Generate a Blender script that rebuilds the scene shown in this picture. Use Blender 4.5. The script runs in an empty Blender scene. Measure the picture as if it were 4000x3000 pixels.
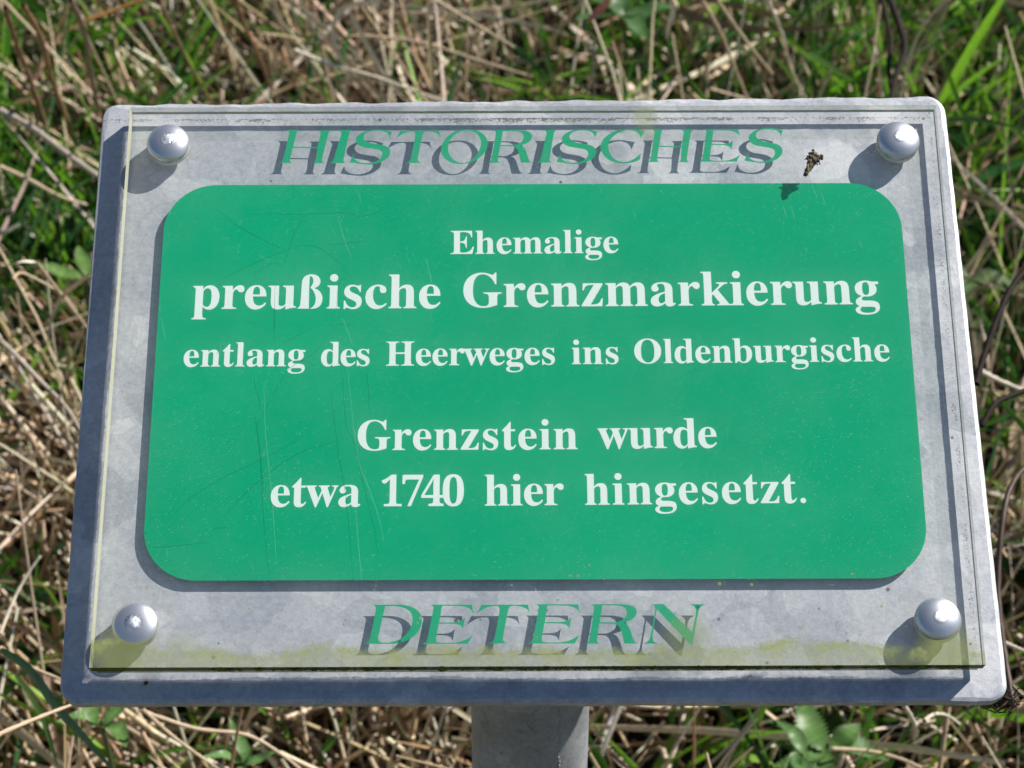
import bpy, bmesh, math, random
import numpy as np
from mathutils import Vector, Matrix

random.seed(7)
rng = np.random.default_rng(11)
SC = bpy.context.scene
COL = SC.collection

# ------------------------------------------------------------------ camera
PITCH = math.radians(36.0)
CAM_ROT = Matrix.Rotation(math.pi / 2 - PITCH, 3, 'X')
# sign pose in camera space, from the perspective of the sheet's four corners
R_CS = Matrix(((0.999994831, -0.00311826564, -0.000784057279),
               (0.00319128885, 0.932797013, 0.360388052),
               (-0.000392418850, -0.360388691, 0.932802143)))
T_CS = Vector((0.00812698911, 0.00446519090, -0.70765272209))
SIGN_POS = Vector((0.0, 0.0, 0.64))                 # centre of the sheet's front face
FZ = 0.0081                                          # front face above the backing plate
CAM_POS = SIGN_POS - CAM_ROT @ T_CS
SIGN_ROT = CAM_ROT @ R_CS
SIGN_MAT = Matrix.Translation(SIGN_POS - SIGN_ROT @ Vector((0, 0, FZ))) @ SIGN_ROT.to_4x4()

cam_d = bpy.data.cameras.new('camera')
cam = bpy.data.objects.new('camera', cam_d); COL.objects.link(cam)
cam.matrix_world = Matrix.Translation(CAM_POS) @ CAM_ROT.to_4x4()
FPX = 7900.0
cam_d.sensor_width = 36.0
cam_d.lens = 36.0 * FPX / 4000.0
cam_d.clip_start = 0.02
cam_d.clip_end = 500.0
cam_d.dof.use_dof = True
cam_d.dof.focus_distance = 0.705
cam_d.dof.aperture_fstop = 22.0
SC.camera = cam

# ------------------------------------------------------------------ sun and sky
th = math.radians(60.8)
sun_local = Vector((math.sin(th) * 0.733, math.sin(th) * 0.680, math.cos(th)))
SUN = (SIGN_ROT @ sun_local).normalized()
elev = math.asin(SUN.z); azim = math.atan2(SUN.x, SUN.y)      # from +Y, clockwise
sd = bpy.data.lights.new('sun', 'SUN'); sd.energy = 4.9; sd.angle = math.radians(0.55)
sd.color = (1.0, 0.945, 0.86)
so = bpy.data.objects.new('sun', sd); COL.objects.link(so)
so.rotation_euler = SUN.to_track_quat('Z', 'Y').to_euler()
so.location = (2, 1, 4)
W = bpy.data.worlds.new('World'); SC.world = W; W.use_nodes = True
wn = W.node_tree
sky = wn.nodes.new('ShaderNodeTexSky'); sky.sky_type = 'NISHITA'; sky.sun_disc = False
sky.sun_elevation = elev; sky.sun_rotation = azim
sky.air_density = 1.0; sky.dust_density = 0.1; sky.ozone_density = 4.0
wn.links.new(sky.outputs[0], wn.nodes['Background'].inputs[0])
wn.nodes['Background'].inputs[1].default_value = 0.052
SC.view_settings.view_transform = 'Standard'
SC.view_settings.look = 'None'
SC.view_settings.exposure = 0.5
SC.view_settings.gamma = 1.0
SC.view_settings.use_curve_mapping = False
SC.cycles.transparent_max_bounces = 12
SC.cycles.max_bounces = 5
SC.cycles.diffuse_bounces = 3
SC.cycles.sample_clamp_indirect = 6.0

# ------------------------------------------------------------------ helpers
def tag(o, label=None, cat=None, group=None, kind=None):
    if label: o['label'] = label
    if cat: o['category'] = cat
    if group: o['group'] = group
    if kind: o['kind'] = kind
    return o

def link(name, me, parent=None, mats=()):
    o = bpy.data.objects.new(name, me); COL.objects.link(o)
    for m in (mats if isinstance(mats, (list, tuple)) else [mats]):
        if m is not None: me.materials.append(m)
    if parent: o.parent = parent
    return o

def np_mesh(name, V, F, cols=None, smooth=True):
    """V (n,3), F (m,4) int quads or (m,3) tris, cols (n,4) point colours"""
    V = np.asarray(V, dtype=np.float32); F = np.asarray(F, dtype=np.int32)
    me = bpy.data.meshes.new(name)
    k = F.shape[1]
    me.vertices.add(len(V)); me.vertices.foreach_set('co', V.ravel())
    me.loops.add(F.size); me.loops.foreach_set('vertex_index', F.ravel())
    me.polygons.add(len(F)); me.polygons.foreach_set('loop_start', np.arange(0, F.size, k, dtype=np.int32))
    try: me.polygons.foreach_set('loop_total', np.full(len(F), k, dtype=np.int32))
    except Exception: pass
    me.polygons.foreach_set('use_smooth', np.full(len(F), smooth, dtype=bool))
    if cols is not None:
        ca = me.color_attributes.new('tint', 'FLOAT_COLOR', 'POINT')
        ca.data.foreach_set('color', np.asarray(cols, dtype=np.float32).ravel())
    me.update(calc_edges=True); me.validate()
    return me

def new_mat(name):
    m = bpy.data.materials.new(name); m.use_nodes = True
    nt = m.node_tree; nt.nodes.clear()
    out = nt.nodes.new('ShaderNodeOutputMaterial')
    return m, nt, out

class NT:
    """tiny node-building helper"""
    def __init__(s, nt): s.nt = nt
    def n(s, t, **kw):
        nd = s.nt.nodes.new(t)
        for k, v in kw.items(): setattr(nd, k, v)
        return nd
    def put(s, sock, v):
        if hasattr(v, 'is_output') or isinstance(v, bpy.types.NodeSocket): s.nt.links.new(v, sock)
        else: sock.default_value = v
    def math(s, op, a, b=None, c=None, clamp=False):
        nd = s.n('ShaderNodeMath', operation=op); nd.use_clamp = clamp
        s.put(nd.inputs[0], a)
        if b is not None: s.put(nd.inputs[1], b)
        if c is not None: s.put(nd.inputs[2], c)
        return nd.outputs[0]
    def mix(s, f, a, b, blend='MIX'):
        nd = s.n('ShaderNodeMix', data_type='RGBA', blend_type=blend)
        s.put(nd.inputs[0], f); s.put(nd.inputs[6], a); s.put(nd.inputs[7], b)
        return nd.outputs[2]
    def noise(s, vec, scale, detail=4, rough=0.5, dist=0.0):
        nd = s.n('ShaderNodeTexNoise'); s.put(nd.inputs['Vector'], vec)
        nd.inputs['Scale'].default_value = scale; nd.inputs['Detail'].default_value = detail
        nd.inputs['Roughness'].default_value = rough; nd.inputs['Distortion'].default_value = dist
        return nd.outputs[0]
    def voro(s, vec, scale, feature='F1', out=0, rnd=1.0):
        nd = s.n('ShaderNodeTexVoronoi', feature=feature); s.put(nd.inputs['Vector'], vec)
        nd.inputs['Scale'].default_value = scale; nd.inputs['Randomness'].default_value = rnd
        return nd.outputs[out]
    def ramp(s, v, lo, hi, a=0.0, b=1.0):
        nd = s.n('ShaderNodeMapRange'); nd.clamp = True
        s.put(nd.inputs[0], v); nd.inputs[1].default_value = lo; nd.inputs[2].default_value = hi
        nd.inputs[3].default_value = a; nd.inputs[4].default_value = b
        return nd.outputs[0]
    def coord(s): return s.n('ShaderNodeTexCoord').outputs['Object']
    def xyz(s, v):
        nd = s.n('ShaderNodeSeparateXYZ'); s.put(nd.inputs[0], v); return nd.outputs
    def comb(s, x, y, z):
        nd = s.n('ShaderNodeCombineXYZ'); s.put(nd.inputs[0], x); s.put(nd.inputs[1], y); s.put(nd.inputs[2], z)
        return nd.outputs[0]
    def bump(s, h, strength, dist):
        nd = s.n('ShaderNodeBump'); s.put(nd.inputs['Height'], h)
        nd.inputs['Strength'].default_value = strength; nd.inputs['Distance'].default_value = dist
        return nd.outputs[0]
    def prin(s, color, rough=0.5, metal=0.0, normal=None, spec=None):
        nd = s.n('ShaderNodeBsdfPrincipled')
        s.put(nd.inputs['Base Color'], color); s.put(nd.inputs['Roughness'], rough); s.put(nd.inputs['Metallic'], metal)
        if normal is not None: s.put(nd.inputs['Normal'], normal)
        if spec is not None: s.put(nd.inputs['Specular IOR Level'], spec)
        return nd.outputs[0]

def C4(r, g, b): return (r, g, b, 1.0)

# ------------------------------------------------------------------ ground
SLOPE = math.tan(math.radians(12.0))
def ground_h(x, y):
    return (SLOPE * 5.0 * np.tanh(y / 5.0)
            + 0.012 * np.sin(7.1 * x + 1.3) * np.cos(6.3 * y) + 0.006 * np.sin(17 * x + 3 * y))

m_ground, nt, out = new_mat('soil and thatch'); N = NT(nt)
co = N.coord()
n1 = N.noise(co, 3.0, 6, 0.6); n2 = N.noise(co, 60.0, 6, 0.7); n3 = N.noise(co, 0.35, 4, 0.5)
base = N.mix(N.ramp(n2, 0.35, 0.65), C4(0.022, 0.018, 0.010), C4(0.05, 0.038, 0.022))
far = N.mix(N.ramp(n3, 0.4, 0.6), C4(0.05, 0.085, 0.02), C4(0.17, 0.13, 0.07))
px_, py_, pz_ = N.xyz(co)
dist = N.math('SQRT', N.math('ADD', N.math('MULTIPLY', px_, px_), N.math('MULTIPLY', py_, py_)))
colr = N.mix(N.ramp(dist, 3.0, 7.0), base, far)
nt.links.new(N.prin(colr, 0.95, normal=N.bump(n2, 0.8, 0.02)), out.inputs[0])

def graded(lim, near, nn, nf):
    a = np.linspace(-near, near, nn)
    b = near * (lim / near) ** (np.linspace(0, 1, nf + 1)[1:])
    return np.concatenate([-b[::-1], a, b])
gx = graded(160.0, 3.0, 81, 26); gy = graded(160.0, 3.0, 81, 26)
GX, GY = np.meshgrid(gx, gy, indexing='ij')
GZ = ground_h(GX, GY)
V = np.stack([GX.ravel(), GY.ravel(), GZ.ravel()], 1)
n_, m_ = GX.shape
idx = np.arange(n_ * m_).reshape(n_, m_)
F = np.stack([idx[:-1, :-1].ravel(), idx[1:, :-1].ravel(), idx[1:, 1:].ravel(), idx[:-1, 1:].ravel()], 1)
g = link('ground', np_mesh('ground', V, F), None, m_ground)
tag(g, kind='structure')

# rays of the photograph, used to stand plants where they grow
CR = np.array(CAM_ROT); CP = np.array(CAM_POS)
def at(u, v, h=0.0):
    """the point h metres above the ground plane that is seen at photo position (u, v)"""
    d = CR @ np.array([(u - 2000) / FPX, (1500 - v) / FPX, -1.0])
    t = 1.0
    for _ in range(30):
        p = CP + d * t
        f = p[2] - float(ground_h(p[0], p[1])) - h
        t += f / (-(d[2]) + SLOPE * d[1]) * 0.9
    return Vector(CP + d * t)
def at_depth(u, v, depth):
    return Vector(CP + (CR @ np.array([(u - 2000) / FPX, (1500 - v) / FPX, -1.0])) * depth)
def to_px(P):
    q = (P - CP) @ CR
    return 2000 - FPX * q[:, 0] / q[:, 2], 1500 + FPX * q[:, 1] / q[:, 2]

# ------------------------------------------------------------------ plant materials (tints are per blade)
def plant_mat(name, transl, rough, spec=0.3, grain=(220.0, 0.35)):
    m, nt, out = new_mat(name); N = NT(nt)
    vc = N.n('ShaderNodeVertexColor', layer_name='tint').outputs[0]
    nz = N.noise(N.coord(), grain[0], 3, 0.6)
    c = N.mix(1.0, vc, N.mix(nz, C4(1 - grain[1],) if False else C4(1 - grain[1], 1 - grain[1], 1 - grain[1]), C4(1 + grain[1], 1 + grain[1], 1 + grain[1])), 'MULTIPLY')
    p = N.prin(c, rough, spec=spec)
    t = N.n('ShaderNodeBsdfTranslucent'); N.put(t.inputs[0], c)
    mx = N.n('ShaderNodeMixShader'); mx.inputs[0].default_value = transl
    nt.links.new(p, mx.inputs[1]); nt.links.new(t.outputs[0], mx.inputs[2]); nt.links.new(mx.outputs[0], out.inputs[0])
    return m
m_straw = plant_mat('dead straw', 0.04, 0.50, 0.4)
m_green = plant_mat('green blade', 0.38, 0.42, 0.45)
m_twig = plant_mat('brown twig', 0.0, 0.75, 0.2, (400.0, 0.5))

def bezier_path(B, D, L, bend, nseg, bdir=None):
    """B (n,3) base, D (n,3) unit start direction, bend (n,3) displacement at the tip -> (n, nseg+1, 3)"""
    t = np.linspace(0, 1, nseg + 1)[None, :, None]
    return B[:, None, :] + D[:, None, :] * (L[:, None, None] * t) + bend[:, None, :] * (t ** 2)

def ribbons(P, width, roll, tint, taper=1.0, fold=0.0):
    """flat blades: P (n,k,3) paths; widths (n,)"""
    n, k, _ = P.shape
    T = np.gradient(P, axis=1); T /= np.linalg.norm(T, axis=2, keepdims=True) + 1e-9
    ref = np.stack([np.cos(roll), np.sin(roll), 0.35 * np.sin(3 * roll)], 1)[:, None, :]
    S = np.cross(T, ref); S /= np.linalg.norm(S, axis=2, keepdims=True) + 1e-9
    t = np.linspace(0, 1, k)
    prof = np.clip(np.sin(np.pi * np.clip(0.16 + 0.84 * t, 0, 1)) ** 0.7, 0.03, 1) if taper else np.ones(k)
    w = width[:, None, None] * prof[None, :, None] * 0.5
    Nn = np.cross(S, T)
    A = P - S * w + Nn * w * fold; B = P + S * w + Nn * w * fold
    V = np.stack([A, P, B], 2).reshape(-1, 3)
    base = (np.arange(n) * k * 3)[:, None, None]
    i = np.arange(k - 1)[None, :, None] * 3
    j = np.arange(2)[None, None, :]
    v0 = base + i + j
    F = np.stack([v0, v0 + 1, v0 + 4, v0 + 3], -1).reshape(-1, 4)
    cols = np.repeat(tint, k * 3, axis=0)
    return V, F, cols

def tubes(P, rad, tint, tip=0.35, sides=3):
    n, k, _ = P.shape
    T = np.gradient(P, axis=1); T /= np.linalg.norm(T, axis=2, keepdims=True) + 1e-9
    ref = np.array([0.31, 0.22, 0.93])[None, None, :]
    S = np.cross(T, ref); S /= np.linalg.norm(S, axis=2, keepdims=True) + 1e-9
    Q = np.cross(T, S)
    t = np.linspace(0, 1, k)
    r = rad[:, None] * (1 - (1 - tip) * t[None, :])
    ang = np.arange(sides) * 2 * np.pi / sides
    V = (P[:, :, None, :] + r[:, :, None, None] * (np.cos(ang)[None, None, :, None] * S[:, :, None, :]
                                                   + np.sin(ang)[None, None, :, None] * Q[:, :, None, :])).reshape(-1, 3)
    base = (np.arange(n) * k * sides)[:, None, None]
    i = np.arange(k - 1)[None, :, None] * sides
    j = np.arange(sides)[None, None, :]; j2 = (j + 1) % sides
    F = np.stack([base + i + j, base + i + j2, base + i + sides + j2, base + i + sides + j], -1).reshape(-1, 4)
    return V, F, np.repeat(tint, k * sides, axis=0)

def tints(n, palette, spread=0.18):
    pal = np.array(palette); c = pal[rng.integers(0, len(pal), n)]
    c = c * (1 + spread * rng.standard_normal((n, 1))) * (1 + 0.05 * rng.standard_normal((n, 3)))
    return np.concatenate([np.clip(c, 0.01, 0.9), np.ones((n, 1))], 1)

STRAW = [(0.64, 0.50, 0.34), (0.54, 0.41, 0.26), (0.72, 0.60, 0.44), (0.46, 0.34, 0.21), (0.56, 0.45, 0.33), (0.76, 0.67, 0.53), (0.30, 0.18, 0.10), (0.80, 0.72, 0.56), (0.20, 0.13, 0.07)]
GREEN = [(0.13, 0.31, 0.02), (0.06, 0.18, 0.02), (0.18, 0.40, 0.03), (0.03, 0.10, 0.03), (0.05, 0.15, 0.05), (0.25, 0.43, 0.07), (0.04, 0.11, 0.016)]

# how green the sward is at different spots of the view: (u, v, green share, stubble share)
ZONES = np.array([
    (100, 60, .35, .1), (150, 350, .75, .1), (500, 330, .75, .1), (900, 150, .25, .1), (1000, 350, .40, .1), (1400, 200, .08, .1), (1900, 150, .10, .1), (1900, 350, .35, .1),
    (2300, 250, .50, .1), (2450, 60, .75, .0), (2750, 150, .30, .2), (2700, 330, .65, .1), (3000, 150, .25, .2), (3100, 330, .50, .1), (3400, 200, .60, .1),
    (3650, 350, .65, .1), (3850, 150, .75, .1), (3900, 500, .90, .0), (3850, 800, .90, .0), (3950, 1100, .75, .0), (3900, 1400, .60, .1),
    (3950, 1800, .35, .3), (3950, 2150, .35, .4), (3970, 2450, .60, .2), (3900, 2850, .25, .6), (3600, 2900, .22, .5), (3250, 2900, .55, .2),
    (2850, 2900, .60, .2), (2450, 2900, .50, .3), (1900, 2950, .2, .5), (1700, 2900, .12, .9), (1300, 2900, .15, 1.), (900, 2900, .22, .9), (500, 2900, .45, .6),
    (150, 2900, .50, .6), (200, 2650, .35, .8), (150, 2350, .22, 1.), (150, 2100, .08, 1.), (150, 1800, .04, 1.), (200, 1600, .10, .9), (200, 1450, .35, .3),
    (200, 1200, .95, .0), (150, 900, 1.0, .0), (200, 650, .9, .0), (2000, 1500, .4, .4)])
def zone(x, y):
    P = np.stack([x, y, ground_h(x, y) + 0.06], 1)
    u, v = to_px(P)
    d = ((u[:, None] - ZONES[None, :, 0]) ** 2 + (v[:, None] - ZONES[None, :, 1]) ** 2) + 90.0 ** 2
    w = 1 / d ** 2.6
    w /= w.sum(1, keepdims=True)
    return w @ ZONES[:, 2], w @ ZONES[:, 3]

# the bit of ground the camera can see (plus a margin) carries the dense sward
YC = float(at(2000, 1500, 0.0).y)
def scatter(n, rx, ry):
    return rng.uniform(-rx, rx, n), YC + rng.uniform(-ry, ry, n)
def clump_noise(x, y, f=9.0, ph=0.0):
    return (np.sin(f * x + 2.1 * np.sin(0.7 * f * y + ph) + ph) + np.sin(1.3 * f * y + 1.7 * np.sin(0.9 * f * x) + 2 * ph)) * 0.25 + 0.5

def unit(a): return a / (np.linalg.norm(a, axis=1, keepdims=True) + 1e-9)
def rnd(n, a, b): return rng.uniform(a, b, n)

def stuff(name, parts, mat, label, cat):
    Vs, Fs, Cs, off = [], [], [], 0
    for V, F, c in parts:
        Vs.append(V); Fs.append(F + off); Cs.append(c); off += len(V)
    o = link(name, np_mesh(name, np.concatenate(Vs), np.concatenate(Fs), np.concatenate(Cs)), None, mat)
    return tag(o, label, cat, kind='stuff')

# matted dead stems, lying over one another
def lying(n, rx, ry, hmax, Lr, rr, power=1.0):
    x, y = scatter(n, rx, ry)
    gsh, _ = zone(x, y)
    keep = rng.random(n) > gsh * power * .9
    x, y = x[keep], y[keep]; n = len(x)
    az = np.where(rng.random(n) < 0.55, rng.normal(-0.55, 0.45, n), rnd(n, 0, math.pi))   # combed from upper left to lower right
    D = unit(np.stack([np.cos(az), np.sin(az), rng.normal(0.05, 0.22, n) + SLOPE * np.sin(az)], 1))
    D *= np.where(rng.random(n) < .5, -1, 1)[:, None]
    L = rnd(n, *Lr)
    B = np.stack([x, y, ground_h(x, y) + rng.random(n) ** 1.3 * hmax + .005], 1) - D * L[:, None] * .5
    bend = rng.normal(0, 0.18, (n, 3)) * L[:, None]; bend[:, 2] -= 0.08 * L
    return bezier_path(B, D, L, bend, 5), n, rnd(n, *rr)
P, n, r = lying(3800, 1.05, 1.15, 0.10, (0.07, 0.26), (0.0009, 0.0021))
p1 = tubes(P, r, tints(n, STRAW, .25), .6)
P, n, r = lying(2200, 1.05, 1.15, 0.15, (0.10, 0.34), (0.0028, 0.0064), .7)
p2 = ribbons(P, r, rnd(n, 0, 6.3), tints(n, STRAW, .22), fold=.35)
# long straws still standing, combed to the left on the left side and upright on the right
def standing(n, Lr, Wr, flat):
    x, y = scatter(n, 1.05, 1.15)
    k = n // 5; x[:k * 4] = np.repeat(x[:k], 4) + rng.normal(0, .02, k * 4); y[:k * 4] = np.repeat(y[:k], 4) + rng.normal(0, .02, k * 4)
    gsh, stb = zone(x, y)
    keep = rng.random(n) > gsh * .95
    x, y = x[keep], y[keep]; n = len(x)
    side = np.clip(.5 - x / .45, 0, 1) * np.clip((y - YC + .25) / .4, 0, 1)
    D = unit(np.stack([-.75 * side + rng.normal(.02, .22, n), rng.normal(-.12, .25, n), np.ones(n)], 1))
    L = rnd(n, *Lr)
    bend = rng.normal(0, .16, (n, 3)) * L[:, None]; bend[:, 2] -= .06 * L
    P = bezier_path(np.stack([x, y, ground_h(x, y)], 1), D, L, bend, 5)
    if flat: return ribbons(P, rnd(n, *Wr), rnd(n, 0, 6.3), tints(n, STRAW, .22), fold=.3)
    return tubes(P, rnd(n, *Wr), tints(n, STRAW, .22), .5)
p3 = standing(4200, (.10, .30), (.0008, .0020), False)
p4 = standing(5000, (.08, .26), (.0022, .0058), True)
stuff('dead_straw', [p1, p2, p3, p4], m_straw, 'tan dead grass stems matted all over the ground', 'dead grass')

# short stubble: bunches of stems whose pale ends point up towards the viewer
ncl = 4600
cx, cy = scatter(ncl, 1.05, 1.15)
_, st = zone(cx, cy)
keep = rng.random(ncl) < .08 + st * .92
cx, cy = cx[keep], cy[keep]; per = 11
x = np.repeat(cx, per) + rng.normal(0, .026, len(cx) * per); y = np.repeat(cy, per) + rng.normal(0, .022, len(cx) * per)
n = len(x)
lean = np.repeat(rng.normal(0, .25, len(cx)), per)
D = unit(np.stack([lean + rng.normal(0, .22, n), -0.72 + rng.normal(0, .25, n), np.ones(n)], 1))
L = rnd(n, .05, .16)
P = bezier_path(np.stack([x, y, ground_h(x, y)], 1), D, L, rng.normal(0, .14, (n, 3)) * L[:, None], 4)
q1 = tubes(P, rnd(n, .0010, .0024), tints(n, STRAW[:3] + STRAW[4:6], .25), .85)
stuff('straw_stubble', [q1], m_straw, 'short upright bunches of pale dry stubble below and left of the sign', 'stubble')

# green blades
def blades(n, rx, ry, Lr, Wr, power, tuft=True):
    x, y = scatter(n, rx, ry)
    if tuft:
        k = n // 7; tx, ty = x[:k], y[:k]
        x = np.repeat(tx, 7)[:n] + rng.normal(0, .014, min(n, k * 7)); y = np.repeat(ty, 7)[:n] + rng.normal(0, .014, min(n, k * 7))
    gsh, _ = zone(x, y)
    keep = rng.random(len(x)) < np.clip(gsh * power, 0, 1)
    x, y = x[keep], y[keep]; n = len(x)
    az = rnd(n, 0, 2 * math.pi)
    D = unit(np.stack([.45 * np.cos(az) + rng.normal(0, .12, n), .45 * np.sin(az) - .1, rnd(n, 1.0, 1.8)], 1))
    L = rnd(n, *Lr)
    bend = np.stack([np.cos(az), np.sin(az), -rnd(n, .4, 1.3)], 1) * (L * rnd(n, .10, .45))[:, None]
    P = bezier_path(np.stack([x, y, ground_h(x, y)], 1), D, L, bend, 6)
    return ribbons(P, rnd(n, *Wr), az + rng.normal(0, .6, n) + 1.57, tints(n, GREEN, .22), fold=.45)
stuff('green_grass', [blades(15000, 1.05, 1.15, (.09, .24), (.0028, .0058), 1.15),
                      blades(3400, 1.05, 1.15, (.12, .29), (.0045, .0090), 1.0)], m_green,
      'fresh green grass blades growing through the dead straw', 'grass')

# small round-lobed weeds in the sward
n = 2600
x, y = scatter(n, 1.05, 1.15); gsh, _ = zone(x, y); keep = (rng.random(n) < gsh) & (clump_noise(x, y, 7., 1.) > .5)
x, y = x[keep], y[keep]; n = len(x); az = rnd(n, 0, 6.28); L = rnd(n, .012, .030)
D = unit(np.stack([np.cos(az), np.sin(az), rnd(n, .1, .7)], 1))
P = bezier_path(np.stack([x, y, ground_h(x, y) + rnd(n, .01, .09)], 1), D, L, np.stack([0 * az, 0 * az, -.35 * L], 1), 4)
lw = ribbons(P, L * rnd(n, .45, .7), az + 1.57, tints(n, [(.07, .16, .035), (.10, .2, .06), (.05, .12, .03)], .2), fold=.2)
stuff('small_weeds', [lw], m_green, 'small leafy green weeds low among the grass', 'weeds')

# thinner sward further out, all round
def ring(n, r0, r1):
    a = rnd(n, 0, 6.283); r = r0 + (r1 - r0) * rng.random(n) ** .8
    x = r * np.cos(a); y = r * np.sin(a) + .3
    ok = ~((np.abs(x) < 1.0) & (np.abs(y - YC) < 1.1))
    return x[ok], y[ok]
x, y = ring(9000, .5, 5.5); n = len(x); az = rnd(n, 0, 6.28); L = rnd(n, .12, .36)
D = unit(np.stack([.6 * np.cos(az), .6 * np.sin(az), rnd(n, .3, 1.1)], 1))
P = bezier_path(np.stack([x, y, ground_h(x, y)], 1), D, L, np.stack([np.cos(az), np.sin(az), -rnd(n, .6, 1.6)], 1) * (L * .4)[:, None], 4)
isg = rng.random(n) < .5
outer_g = ribbons(P[isg], rnd(isg.sum(), .004, .010), az[isg] + 1.57, tints(isg.sum(), GREEN), fold=.4)
outer_s = ribbons(P[~isg], rnd((~isg).sum(), .003, .008), az[~isg] + 1.57, tints((~isg).sum(), STRAW), fold=.3)
stuff('outer_grass', [outer_g], m_green, 'rough green grass around the plot', 'grass')
stuff('outer_straw', [outer_s], m_straw, 'dry straw lying around the plot', 'dead grass')

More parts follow.
